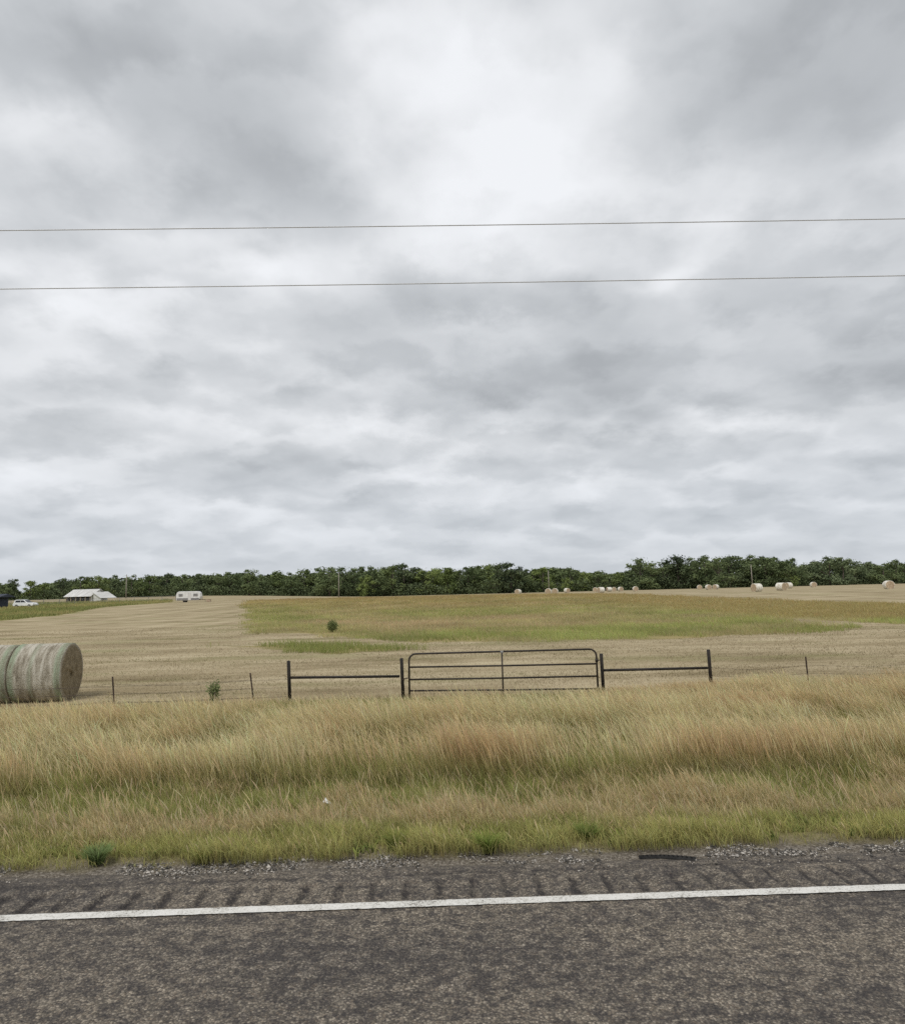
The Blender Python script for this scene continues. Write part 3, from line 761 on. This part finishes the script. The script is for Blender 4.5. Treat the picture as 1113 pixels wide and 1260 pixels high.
# far utility poles
def pole_mesh():
    m = MB(); m.tube([(0, 0, -.3), (0, 0, 5), (0, 0, 9.0)], [.19, .165, .13], 10); return m.mesh('shaft', M_POLE, True)
def arm_mesh():
    m = MB(); m.tube([(0, 0, 8.98), (0, 0, 9.02), (0, 0, 9.2)], [.09, .05, .05], 8); return m.mesh('pole_top', M_GREY)
pm, am = pole_mesh(), arm_mesh()
for (x, y), s, lab in [((-116.5, 262), .98, 'pale utility pole in front of the far trees, between the barn and the camper'),
                       ((-35.7, 250), .98, 'grey utility pole at the far edge of the uncut field, above the pipe brace'),
                       ((46.1, 290), 1.0, 'grey utility pole in front of the far trees, above the pair of small hay bales'),
                       ((120.6, 265), .98, 'brownish utility pole in front of the dark wood, above a brown-sided bale')]:
    root = empty('utility_pole', (x, y, hz(x, y))); root.scale = (s, s, s)
    link('shaft', pm, root); link('pole_top', am, root)
    tag(root, lab, 'utility pole', 'utility poles along the far trees')

# ------------------------------------------------------------------ barn, camper, car, shed, far fence
def barn():
    x, y = -107, 214; root = empty('barn', (x, y, hz(x, y)), R(-14))
    w, d, e, r = 9.6, 7.0, 1.6, 3.6
    m = MB(); m.box((0, d / 2 - .1, e / 2), (w - .6, .2, e)); m.prism([(-d / 2 + .2, 0), (d / 2 - .25, 0), (d / 2 - .25, e), (0, r - .25), (-d / 2 + .2, e)], 'x', w / 2 - .5, w / 2 - .3)
    m.prism([(-d / 2 + .2, 0), (d / 2 - .25, 0), (d / 2 - .25, e), (0, r - .25), (-d / 2 + .2, e)], 'x', -w / 2 + .5, -w / 2 + .3); m.build('wall', M_WHITE, root)
    m = MB()
    for i in range(40):
        xx = -w / 2 + w * (i + .5) / 40; dz = .03 * (i % 2)
        for s in (-1, 1):
            m.prism([(s * (d / 2 + .5), e - .15 + dz), (0, r + dz), (0, r + .08 + dz), (s * (d / 2 + .5), e - .07 + dz)], 'x', xx - w / 80, xx + w / 80)
    m.build('roof', M_ROOF, root)
    m = MB(); m.box((-.4, -d / 2 + 1.1, e / 2 - .1), (w - 2.0, .1, e - .3)); m.build('shade_panel', M_DARK, root)  # near-black sheet standing in for the shade behind the open front
    for i in range(6):
        m = MB(); m.box((-w / 2 + .6 + i * (w - 1.2) / 5, -d / 2 + .05, e / 2), (.2, .2, e)); m.build('post', M_TAN, root)
    m = MB(); m.prism([(w / 2 - .2, 2.9), (w / 2 + 3.0, 1.0), (w / 2 + 3.0, .88), (w / 2 - .2, 2.78)], 'y', -d / 2, d / 2); m.build('lean_to_roof', M_ROOF, root)
    m = MB(); m.prism([(w / 2 - .1, 0), (w / 2 + 2.7, 0), (w / 2 + 2.7, .9), (w / 2 - .1, 2.6)], 'y', -d / 2 + .6, -d / 2 + .75); m.build('lean_to_wall', M_WHITE, root)
    tag(root, 'low white barn with a pale metal roof and a dark open front', 'barn')
barn()
def camper():
    x, y = -58.6, 165; root = empty('camper', (x, y, hz(x, y)), R(8))
    pr = [(-2.7, .55), (-2.55, .4), (2.1, .4), (2.55, .75), (2.75, 1.35), (2.6, 2.15), (2.2, 2.5), (-2.0, 2.55), (-2.5, 2.35), (-2.75, 1.8)]
    m = MB(); m.prism(pr, 'y', -1.15, 1.15); b = m.build('body', M_WHITE, root)
    bv = b.modifiers.new('bevel', 'BEVEL'); bv.width = .12; bv.segments = 3
    m = MB(); m.box((-.1, -1.17, .72), (4.9, .04, .5)); m.build('lower_panel', M_GREY, root)
    for xx, ww in ((-1.7, .9), (1.6, 1.0)):
        m = MB(); m.box((xx, -1.17, 1.65), (ww, .05, .6), bev=.02); m.build('window', M_GREY, root)
    m = MB(); m.box((.25, -1.18, 1.35), (.65, .06, 1.75), bev=.02); m.build('door', M_ROOF, root)
    for sy in (-1.0, 1.0):
        m = MB(); m.tube([(-.9, sy - .1, .34), (-.9, sy + .1, .34)], .34, 18); m.build('wheel', M_RUBBER, root)
    m = MB(); m.tube([(2.3, -.5, .5), (3.7, 0, .5)], .06); m.tube([(2.3, .5, .5), (3.7, 0, .5)], .06); m.tube([(3.6, 0, 0), (3.6, 0, .6)], .04); m.build('hitch', M_DARK, root)
    tag(root, 'small white camper trailer parked at the far side of the mown field', 'camper')
camper()
m = MB(); m.box((0, 0, .28), (.9, .6, .56), bev=.04); m.box((0, 0, .6), (.98, .68, .08), bev=.02); m.box((0, -.32, .3), (.5, .03, .3))
o = m.build('storage_box', M_TAN); o.location = (-53.4, 163, hz(-53.4, 163)); tag(o, 'small tan box on the grass beside the camper hitch', 'box')

def car():
    x, y = -86.6, 148; root = empty('parked_car', (x, y, hz(x, y)), R(-6))
    low = [(-2.2, .35), (2.15, .35), (2.3, .55), (2.25, .8), (1.9, .95), (.9, 1.05), (-1.9, 1.08), (-2.25, .95), (-2.3, .6)]
    m = MB(); m.prism(low, 'y', -.88, .88); b = m.build('body', M_CAR, root); bv = b.modifiers.new('bevel', 'BEVEL'); bv.width = .09; bv.segments = 3
    cab = [(-2.15, 1.03), (.95, 1.0), (.15, 1.58), (-.3, 1.66), (-1.6, 1.66), (-2.0, 1.5)]
    m = MB(); m.prism(cab, 'y', -.76, .76); b = m.build('cabin', M_CAR, root); bv = b.modifiers.new('bevel', 'BEVEL'); bv.width = .08; bv.segments = 3
    for s in (-1, 1):
        m = MB(); m.prism([(-1.8, 1.1), (-.65, 1.1), (-.65, 1.52), (-1.6, 1.52)], 'y', s * .765, s * .79); m.build('window', M_GLASS, root)
        m = MB(); m.prism([(-.55, 1.1), (.55, 1.08), (.05, 1.5), (-.55, 1.52)], 'y', s * .765, s * .79); m.build('window', M_GLASS, root)
        for xx in (-1.4, 1.4):
            m = MB(); m.tube([(xx, s * .72, .33), (xx, s * .92, .33)], .34, 20); wl = m.build('wheel', M_RUBBER, root)
            m = MB(); m.tube([(xx, s * .915, .33), (xx, s * .935, .33)], .2, 14); m.build('rim', M_GREY, wl)
        m = MB(); m.box((2.2, s * .62, .72), (.16, .36, .16), bev=.03); m.build('headlight', M_GLASS, root)
        m = MB(); m.box((-2.22, s * .68, .82), (.12, .24, .2), bev=.02); m.build('tail_light', M_TAIL, root)
    m = MB(); m.add([(.98, -.66, 1.03), (.98, .66, 1.03), (.22, .62, 1.56), (.22, -.62, 1.56), (1.02, -.66, 1.05), (1.02, .66, 1.05), (.26, .62, 1.58), (.26, -.62, 1.58)],
                    [(0, 3, 2, 1), (4, 5, 6, 7), (0, 1, 5, 4), (1, 2, 6, 5), (2, 3, 7, 6), (3, 0, 4, 7)]); m.build('windshield', M_GLASS, root)
    tag(root, 'white car parked beside the dark shed, its nose towards the barn', 'car')
car()
def shed():
    x, y = -94.5, 150; root = empty('shed', (x, y, hz(x, y)), R(0))
    m = MB(); m.box((-1.5, .9, 1.15), (6.2, 3.0, 2.3)); m.build('wall', M_SHED, root)
    m = MB(); m.prism([(-2.6, 2.25), (2.7, 2.25), (2.7, 2.33), (.2, 2.95), (-2.6, 2.36)], 'x', -5.0, 2.9); m.build('roof', M_SHED, root)
    for xx in (-4.4, -1.4, .4, 2.2):
        m = MB(); m.box((xx, -2.2, 1.12), (.16, .16, 2.26)); m.build('post', M_GREY, root)
    m = MB(); m.box((.2, -.63, 1.0), (.9, .06, 2.0)); m.build('door', M_DARK, root)
    tag(root, 'dark navy shed with an open porch at the photo edge, beside the white car', 'shed')
shed()
def far_fence():
    A, B = Vector((-118, 168)), Vector((-66, 196)); n = 17
    root = empty('rail_fence', (A.x, A.y, hz(A.x, A.y))); inv = Matrix.Translation(root.location).inverted()
    P = [A.lerp(B, i / n) for i in range(n + 1)]
    for p in P:
        m = MB(); g = hz(p.x, p.y); m.tube([(p.x, p.y, g - .2), (p.x, p.y, g + 1.35)], .06, 8); o = m.build('post', M_GREY, root); o.matrix_parent_inverse = inv
    for z in (.35, .68, 1.0, 1.3):
        m = MB(); m.tube([(p.x, p.y - .07, hz(p.x, p.y) + z) for p in P], .04, 6); o = m.build('rail', M_GREY, root); o.matrix_parent_inverse = inv
    tag(root, 'long grey rail fence across the far paddock below the barn', 'fence')
far_fence()

# ------------------------------------------------------------------ trees
def leaf_mat(name, c0, c1):
    m, nt, bs, out = mat(name); nt.nodes.remove(bs)
    oi = N(nt, 'ShaderNodeObjectInfo'); pos = geo_pos(nt)
    f = noise(nt, pos, .45, 4, .6); at = N(nt, 'ShaderNodeAttribute', attribute_name='col'); s = N(nt, 'ShaderNodeSeparateColor'); L(nt, at.outputs['Color'], s.inputs[0])
    g = math_n(nt, 'ADD', math_n(nt, 'MULTIPLY', f, .5), math_n(nt, 'ADD', math_n(nt, 'MULTIPLY', s.outputs[0], .45), math_n(nt, 'MULTIPLY', oi.outputs['Random'], .30)))
    c = ramp(nt, g, [(.3, c0), (.8, c1)])
    d = N(nt, 'ShaderNodeBsdfDiffuse'); t = N(nt, 'ShaderNodeBsdfTranslucent'); L(nt, c, d.inputs['Color']); L(nt, c, t.inputs['Color'])
    mx = N(nt, 'ShaderNodeMixShader'); mx.inputs[0].default_value = .25; L(nt, d.outputs[0], mx.inputs[1]); L(nt, t.outputs[0], mx.inputs[2]); L(nt, mx.outputs[0], out.inputs['Surface'])
    return m
TONES = {'dark': leaf_mat('leaves_dark', (.062, .085, .044), (.19, .235, .11)),
         'deep': leaf_mat('leaves_deep', (.055, .074, .047), (.16, .198, .10)),
         'mid': leaf_mat('leaves_mid', (.075, .105, .045), (.205, .25, .10)),
         'pale': leaf_mat('leaves_pale', (.105, .14, .05), (.28, .34, .12)),
         'grey': leaf_mat('leaves_grey', (.08, .11, .06), (.22, .265, .145))}
def leaf_quads(cen, size, dirs, tone):
    n = len(cen)
    d = dirs / np.linalg.norm(dirs, axis=1, keepdims=True)
    r = rng.normal(size=(n, 3)); e = np.cross(d, r); e /= np.linalg.norm(e, axis=1, keepdims=True); f = np.cross(d, e)
    s = size[:, None]
    V = np.stack([cen - e * s * .5, cen - f * s * .35, cen + e * s * .5, cen + f * s * .35], 1).reshape(-1, 3)
    C = np.repeat(tone, 4)[:, None] * np.ones(3)[None]
    return V, np.arange(n * 4).reshape(-1, 4), C
def crown_arrays(shape, seed, nleaf=1900):
    """unit tree: height 1, crown radius about .38; several limbs' worth of leaf clumps"""
    r = np.random.default_rng(seed)
    nb = {'round': 20, 'tall': 18, 'spreading': 26, 'ragged': 22}[shape]
    cl = []
    for i in range(nb):
        t = r.random()
        if shape == 'round': z = .05 + .86 * t; rad = .38 * math.sqrt(max(.05, 1 - ((z - .48) / .52) ** 2))
        elif shape == 'tall': z = .12 + .85 * t; rad = .24 * math.sqrt(max(.08, 1 - ((z - .5) / .52) ** 2))
        elif shape == 'spreading': z = .05 + .85 * t; rad = .46 * math.sqrt(max(.12, 1 - ((z - .42) / .52) ** 2))
        else: z = .1 + .88 * t; rad = .34 * (1.05 - z * .75)
        a = r.uniform(0, 6.28); q = math.sqrt(r.random()) * rad
        cl.append((math.cos(a) * q, math.sin(a) * q, z, r.uniform(.11, .19), r.random()))
    cl.append((r.normal() * .05, r.normal() * .05, .9, .09, r.random()))
    cen = []; dr = []; tn = []
    for cx, cy, cz, cr, tt in cl:
        k = int(nleaf / len(cl))
        u = r.normal(size=(k, 3)); u /= np.linalg.norm(u, axis=1, keepdims=True)
        rr = cr * r.random(k) ** .4 * (1 + .25 * r.normal(size=k))
        p = np.array((cx, cy, cz)) + u * rr[:, None] * np.array((1, 1, .75))
        cen.append(p); dr.append(u + r.normal(0, .45, (k, 3)) + np.array((0, 0, .35))); tn.append(np.clip(tt * .8 + r.normal(0, .2, k), 0, 1))
    cen = np.concatenate(cen); cen[:, 2] = np.clip(cen[:, 2], .01, 1.0)
    return cl, cen, np.concatenate(dr), np.concatenate(tn)
def proto(shape, seed, tone):
    cl, cen, dr, tn = crown_arrays(shape, seed)
    v, q, c = leaf_quads(cen, rng.uniform(.035, .075, len(cen)), dr, tn)
    cm = np_mesh('crown', v, q, mats=[TONES[tone]], col=c, smooth=True)
    nn = dr / np.linalg.norm(dr, axis=1, keepdims=True)
    cm.normals_split_custom_set_from_vertices(np.repeat(nn, 4, 0))
    m = MB(); m.tube([(0, 0, -.03), (.01, 0, .25), (-.01, .01, .55), (0, 0, .8)], [.028, .021, .013, .004], 8)
    for cx, cy, cz, cr, _ in cl[:8]:
        z0 = max(.12, cz * .55); m.tube([(0, 0, z0), (cx * .5, cy * .5, (z0 + cz) / 2 + .02), (cx, cy, cz)], [.012, .008, .003], 5)
    return m.mesh('trunk', M_TRUNK, True), cm
PROTO = {}
def get_proto(shape, tone):
    k = (shape, tone)
    if k not in PROTO: PROTO[k] = [proto(shape, 300 + 11 * len(PROTO) + j, tone) for j in range(2)]
    return random.choice(PROTO[k])
TREES = [(-191.0,306.7,8.1),(-190.0,315.2,10.0),(-179.9,310.4,8.3),(-177.5,316.9,7.9),(-169.6,317.5,9.6),(-153.6,301.8,10.0),(-145.3,300.4,9.8),(-149.0,323.4,11.0),(-134.2,307.3,10.3),(-126.4,306.6,9.8),(-127.3,327.9,11.0),(-114.4,313.2,10.0),(-110.6,323.4,10.1),(-98.9,313.3,10.1),(-94.8,317.9,11.0),(-82.3,304.2,12.0),(-81.1,317.8,9.9),(-74.5,324.3,11.7),(-66.4,314.6,11.1),(-61.4,320.8,12.5),(-54.7,318.8,13.4),(-47.2,301.8,13.0),(-44.6,321.2,13.7),(-38.5,316.6,13.2),(-33.1,308.4,13.6),(-28.5,300.9,13.6),(-25.4,324.2,13.8),(-20.5,313.2,14.4),(-15.7,320.1,15.1),(-10.2,324.6,13.4),(-5.6,320.0,12.0),(-2.2,325.8,12.7),(4.1,311.1,11.9),(9.9,322.4,11.8),(13.3,312.4,12.8),(19.6,326.2,13.9),(23.4,324.6,13.8),(26.1,302.7,13.2),(31.9,303.8,13.8),(38.2,306.1,10.9),(44.7,327.0,11.5),(47.1,312.2,11.6),(53.9,317.5,11.3),(58.5,308.4,11.0),(65.5,314.2,9.0),(71.8,310.8,9.2),(77.0,309.8,7.9),(82.4,316.4,8.3),(86.9,316.4,9.3),(90.7,310.3,14.5),(93.8,304.1,12.0),(101.5,311.0,12.9),(107.3,309.0,15.2),(114.5,312.7,14.8),(117.8,303.8,15.0),(117.8,289.6,13.2),(130.6,309.1,14.8),(137.4,312.0,14.6),(141.2,310.3,15.2),(143.3,300.9,14.1),(150.7,305.0,13.6),(149.6,290.9,12.5),(163.1,308.3,9.4),(164.8,301.1,11.3),(166.9,293.0,12.9),(169.2,286.8,12.2),(187.7,308.9,10.7),(196.7,312.7,10.7),(186.7,287.5,9.1),(205.4,307.4,11.3),(202.5,296.5,9.1)]
PALE = {2, 3, 30, 31, 32, 36, 41, 44, 47}; MID = {5, 6, 9, 17, 19, 27, 33, 35, 40, 46, 60}; GREY = {63, 64, 65, 67}; DEEP = {4, 7, 10, 12, 28, 29, 37, 38, 51, 52, 56, 66}
SHAPE = {1: 'tall', 15: 'tall', 49: 'round', 28: 'round', 63: 'spreading', 64: 'spreading', 69: 'round'}
ZONES = [(3, 'behind the parked car and shed'), (8, 'behind the barn'), (12, 'from the barn to the camper'), (16, 'right of the camper'),
         (24, 'above the shrub and left pipe brace'), (31, 'above the latch half of the gate'), (39, 'above the hinge half of the gate'),
         (43, 'around the pole with two bales'), (49, 'behind the cluster of bales'), (56, 'behind the three small bales'), (62, 'above the brown-sided bales'), (99, 'right of the dip in the wood')]
ORD = ['first', 'second', 'third', 'fourth', 'fifth', 'sixth', 'seventh', 'eighth', 'ninth']
TONEWORD = {'dark': 'dark green', 'deep': 'very dark green', 'mid': 'mid green', 'pale': 'pale yellow-green', 'grey': 'grey-green'}
zcount = {}
for i, (x, y, ht) in enumerate(TREES):
    tone = 'pale' if i in PALE else 'mid' if i in MID else 'grey' if i in GREY else 'deep' if i in DEEP else 'dark'
    shape = SHAPE.get(i, ['round', 'spreading', 'ragged', 'round', 'spreading'][i % 5])
    if shape == 'ragged' and ht > 13: shape = 'round'
    tm, cm = get_proto(shape, tone)
    root = empty('tree', (x, y, hz(x, y)), random.uniform(0, 6.28)); wv = random.uniform(1.08, 1.36) * (1.12 if ht < 10 else 1)
    root.scale = (ht * wv, ht * wv, ht)
    link('trunk', tm, root); link('crown', cm, root)
    zi = next(k for k, (lim, _) in enumerate(ZONES) if i < lim); j = zcount[zi] = zcount.get(zi, 0) + 1
    tag(root, f'{TONEWORD[tone]} tree, {ORD[j - 1]} from the left {ZONES[zi][1]}', 'tree', 'trees at the front of the far wood')
# a few bright saplings at the wood's foot
for x, y, ht, tone, lab in [(146.5, 283, 4.6, 'pale', 'low bright yellow-green young tree at the foot of the dark wood'), (-30.5, 296, 9.5, 'pale', 'paler green tree in front of the wood just left of the second utility pole'),
                            (55.6, 300, 6.5, 'pale', 'low pale green young tree behind the pair of bales')]:
    tm, cm = get_proto('round', tone); root = empty('tree', (x, y, hz(x, y))); root.scale = (ht, ht, ht)
    link('trunk', tm, root); link('crown', cm, root); tag(root, lab, 'tree', 'trees at the front of the far wood')

def mass(name, n, y0, y1, hfun, tone, size):
    az = rng.uniform(-1.15, 1.15, n); y = rng.uniform(y0, y1, n); x = y * np.tan(np.clip(az, -1.15, 1.15) * .62)
    top = hfun(x, y); z = h(x, y) + top * rng.random(n) ** 1.15
    v, q, c = leaf_quads(np.stack([x, y, z], -1), rng.uniform(*size, n), rng.normal(size=(n, 3)), np.clip(fbm(x, z * 3, 6, 260) + rng.normal(0, .15, n), 0, 1))
    me = np_mesh(name, v, q, mats=[TONES[tone]], col=c, smooth=True)
    nn = rng.normal(0, .45, (n, 3)) + np.array((0, -.55, .7)); nn /= np.linalg.norm(nn, axis=1, keepdims=True)
    me.normals_split_custom_set_from_vertices(np.repeat(nn, 4, 0))
    tag(link(name, me), kind='stuff')
tx = np.array([t[0] / t[1] for t in TREES]); th = np.array([t[2] for t in TREES]); od = np.argsort(tx)
prof = lambda x, y: np.interp(x / y, tx[od], th[od])
gap = lambda x, y: 1 - .75 * np.exp(-(((x / y) + .588) / .012) ** 2)
mass('woodland', 130000, 330, 372, lambda x, y: gap(x, y) * prof(x, y) * (.72 + .30 * vnoise(x, y * 0, 6, 270)), 'dark', (.8, 1.7))
mass('undergrowth', 42000, 300, 330, lambda x, y: gap(x, y) * (2.2 + 4.5 * fbm(x, y * 0, 7, 280)), 'deep', (.4, .9))

# ------------------------------------------------------------------ sky, sun, camera
SUN_EL, SUN_AZ = R(52), R(205)          # high, behind and to the left of the camera
w = bpy.data.worlds.new('World'); sc.world = w; w.use_nodes = True
nt = w.node_tree; nt.nodes.clear()
out = N(nt, 'ShaderNodeOutputWorld')
sky = N(nt, 'ShaderNodeTexSky', sky_type='NISHITA'); sky.sun_disc = False; sky.sun_elevation = SUN_EL; sky.sun_rotation = SUN_AZ
bg1 = N(nt, 'ShaderNodeBackground'); L(nt, sky.outputs[0], bg1.inputs[0]); bg1.inputs[1].default_value = .10
d = N(nt, 'ShaderNodeTexCoord').outputs['Generated']
sx = N(nt, 'ShaderNodeSeparateXYZ'); L(nt, d, sx.inputs[0])
zc = math_n(nt, 'MAXIMUM', sx.outputs[2], 0.0)
den = math_n(nt, 'ADD', zc, .30)
cp = N(nt, 'ShaderNodeCombineXYZ'); L(nt, math_n(nt, 'DIVIDE', sx.outputs[0], den), cp.inputs[0]); L(nt, math_n(nt, 'DIVIDE', sx.outputs[1], den), cp.inputs[1])
wn = N(nt, 'ShaderNodeTexNoise', noise_dimensions='2D'); wn.inputs['Scale'].default_value = 5.0; wn.inputs['Detail'].default_value = 5; wn.inputs['Roughness'].default_value = .6; L(nt, cp.outputs[0], wn.inputs['Vector'])
w1 = N(nt, 'ShaderNodeVectorMath', operation='MULTIPLY_ADD'); L(nt, wn.outputs['Color'], w1.inputs[0]); w1.inputs[1].default_value = (.26, .26, 0); L(nt, cp.outputs[0], w1.inputs[2])
def density(vec):
    """rounded cloud bodies, thick in the middle, with thin bright seams between them"""
    tot = None
    for sc_, wt, off in ((2.7, .68, 3.7), (6.3, .30, 8.1)):
        m = N(nt, 'ShaderNodeMapping'); m.inputs['Location'].default_value = (off, off * .7, 0); m.inputs['Scale'].default_value = (sc_, sc_ * 1.15, 1); L(nt, vec, m.inputs['Vector'])
        vo = N(nt, 'ShaderNodeTexVoronoi', voronoi_dimensions='2D', feature='SMOOTH_F1'); vo.inputs['Scale'].default_value = 1.0; vo.inputs['Smoothness'].default_value = .35; vo.inputs['Randomness'].default_value = 1.0
        L(nt, m.outputs[0], vo.inputs['Vector'])
        a_ = math_n(nt, 'MULTIPLY', math_n(nt, 'SUBTRACT', .45, vo.outputs['Distance']), wt)
        tot = a_ if tot is None else math_n(nt, 'ADD', tot, a_)
    return tot
D0 = density(w1.outputs[0])
sc2 = N(nt, 'ShaderNodeVectorMath', operation='SCALE'); L(nt, w1.outputs[0], sc2.inputs[0]); sc2.inputs['Scale'].default_value = 1.05
D1 = density(sc2.outputs[0])
cov = noise(nt, cp.outputs[0], 2.2, 5, .5, 0)
BLOBS = [(0.089,0.552,0.181,0.101,0.50),(0.122,0.710,0.145,0.062,0.35),(-0.276,0.458,0.149,0.045,0.35),(-0.527,0.544,0.074,0.024,0.25),(0.337,0.392,0.049,0.019,0.40),
(0.411,0.431,0.062,0.024,0.20),(-0.160,0.255,0.069,0.028,0.20),(0.479,0.240,0.063,0.040,0.30),(-0.528,0.151,0.090,0.019,0.20),(0.218,0.634,0.040,0.056,0.15),
(-0.300,0.600,0.235,0.095,-0.42),(-0.532,0.636,0.176,0.046,-0.20),(0.506,0.563,0.200,0.125,-0.52),(0.234,0.279,0.239,0.061,-0.40),(0.593,0.272,0.150,0.070,-0.42),
(0.034,0.384,0.220,0.050,-0.24),(-0.467,0.460,0.128,0.036,-0.25),(-0.195,0.175,0.149,0.020,-0.25),(-0.429,0.220,0.158,0.025,-0.15),(0.468,0.098,0.117,0.016,-0.30),
(0.179,0.098,0.093,0.016,-0.25),(0.004,0.156,0.071,0.018,-0.20),(-0.341,0.375,0.064,0.036,-0.15),(-0.112,0.379,0.180,0.066,-0.05),
(0.310,0.233,0.146,0.022,-0.22),(0.138,0.256,0.127,0.025,-0.12),(-0.240,0.236,0.181,0.024,0.14),(0.029,0.194,0.223,0.014,0.16),(0.412,0.146,0.163,0.013,0.16),(-0.427,0.130,0.149,0.010,0.12),(-0.183,0.140,0.150,0.010,-0.18),(-0.514,0.223,0.081,0.023,-0.12),(0.563,0.347,0.089,0.027,-0.12),(-0.274,0.295,0.133,0.027,-0.12),(-0.433,0.353,0.124,0.034,0.10),(0.134,0.449,0.110,0.032,0.10),(-0.220,0.695,0.077,0.052,-0.12),(-0.557,0.400,0.057,0.021,0.15),(0.322,0.057,0.191,0.009,-0.12),(-0.272,0.083,0.225,0.009,0.10),(0.536,0.129,0.082,0.012,-0.12)]
# directions bent a little by noise so that cloud edges billow
nz = N(nt, 'ShaderNodeTexNoise'); nz.inputs['Scale'].default_value = 2.2; nz.inputs['Detail'].default_value = 5; nz.inputs['Roughness'].default_value = .5; L(nt, cp.outputs[0], nz.inputs['Vector'])
vs1 = N(nt, 'ShaderNodeVectorMath', operation='SUBTRACT'); L(nt, nz.outputs['Color'], vs1.inputs[0]); vs1.inputs[1].default_value = (.5, .5, .5)
vs2 = N(nt, 'ShaderNodeVectorMath', operation='MULTIPLY'); L(nt, vs1.outputs[0], vs2.inputs[0])
amp = math_n(nt, 'ADD', math_n(nt, 'MULTIPLY', zc, .75), .03); ac = N(nt, 'ShaderNodeCombineXYZ')
for i in range(3): L(nt, amp, ac.inputs[i])
L(nt, ac.outputs[0], vs2.inputs[1])
va = N(nt, 'ShaderNodeVectorMath', operation='ADD'); L(nt, d, va.inputs[0]); L(nt, vs2.outputs[0], va.inputs[1])
acc = None
for az, el, sa, se, wt in BLOBS:
    e1 = Vector((math.cos(az), -math.sin(az), 0)); c0 = Vector((math.sin(az) * math.cos(el), math.cos(az) * math.cos(el), math.sin(el))); e2 = e1.cross(c0)
    off = []
    for e, s in ((e1, sa), (e2, se)):
        n = N(nt, 'ShaderNodeVectorMath', operation='DOT_PRODUCT'); L(nt, va.outputs[0], n.inputs[0]); n.inputs[1].default_value = e / s
        off.append(math_n(nt, 'POWER', math_n(nt, 'ABSOLUTE', n.outputs['Value']), 2.0))
    g = math_n(nt, 'EXPONENT', math_n(nt, 'MULTIPLY', math_n(nt, 'ADD', *off), -1.0))
    g = math_n(nt, 'MULTIPLY', g, wt)
    acc = g if acc is None else math_n(nt, 'ADD', acc, g)
v = math_n(nt, 'ADD', math_n(nt, 'MULTIPLY', math_n(nt, 'SUBTRACT', cov, .5), .70), math_n(nt, 'MULTIPLY', math_n(nt, 'SUBTRACT', .0, D0), .55))
v = math_n(nt, 'ADD', v, math_n(nt, 'MULTIPLY', math_n(nt, 'SUBTRACT', D0, D1), -.55))
v = math_n(nt, 'ADD', math_n(nt, 'ADD', v, .53), math_n(nt, 'MULTIPLY', acc, 1.0))
v = math_n(nt, 'ADD', math_n(nt, 'MULTIPLY', v, .76), .135)
cl = ramp(nt, v, [(.0, (.375, .392, .41)), (.28, (.49, .51, .53)), (.5, (.60, .618, .638)), (.68, (.715, .73, .75)), (.88, (.81, .825, .85))])
# the far deck closes into a pale bluish band near the horizon
hzn = N(nt, 'ShaderNodeMapRange', **{'From Min': .0, 'From Max': .21, 'To Min': .62, 'To Max': 0.}); L(nt, zc, hzn.inputs[0])
cl = mixc(nt, hzn.outputs[0], cl, (.505, .545, .605))
bg2 = N(nt, 'ShaderNodeBackground'); L(nt, cl, bg2.inputs[0]); bg2.inputs[1].default_value = 1.0
mx = N(nt, 'ShaderNodeMixShader'); mx.inputs[0].default_value = .96; L(nt, bg1.outputs[0], mx.inputs[1]); L(nt, bg2.outputs[0], mx.inputs[2]); L(nt, mx.outputs[0], out.inputs[0])
w.cycles.sampling_method = 'MANUAL'; w.cycles.sample_map_resolution = 512

sd = bpy.data.lights.new('sun', 'SUN'); sd.energy = 1.5; sd.angle = R(14); sd.color = (1, .965, .91)
so = bpy.data.objects.new('sun', sd); COL.objects.link(so)
sdir = Vector((math.sin(SUN_AZ) * math.cos(SUN_EL), math.cos(SUN_AZ) * math.cos(SUN_EL), math.sin(SUN_EL)))
so.rotation_euler = sdir.to_track_quat('Z', 'Y').to_euler(); so.location = (0, -20, 40)

pitch = math.atan(98 / 850); roll = .0247; yaw = R(1.3)
fwd = Vector((math.sin(yaw) * math.cos(pitch), math.cos(yaw) * math.cos(pitch), math.sin(pitch)))
r0 = Vector((math.cos(yaw), -math.sin(yaw), 0)); u0 = r0.cross(fwd)
rr = r0 * math.cos(roll) - u0 * math.sin(roll); uu = u0 * math.cos(roll) + r0 * math.sin(roll)
cd = bpy.data.cameras.new('camera'); cd.sensor_fit = 'VERTICAL'; cd.sensor_height = 24; cd.lens = 850 / 1260 * 24; cd.clip_end = 20000; cd.clip_start = .05
co = bpy.data.objects.new('camera', cd); COL.objects.link(co)
mtx = Matrix((rr, uu, -fwd)).transposed().to_4x4(); mtx.translation = (0, 0, 2.5); co.matrix_world = mtx
sc.camera = co
vs = sc.view_settings; vs.view_transform = 'Standard'; vs.look = 'None'; vs.exposure = 0.17; vs.gamma = 1; vs.use_curve_mapping = False
sc.render.film_transparent = False
sc.cycles.use_denoising = False
sc.cycles.max_bounces = 6; sc.cycles.diffuse_bounces = 3; sc.cycles.transmission_bounces = 3
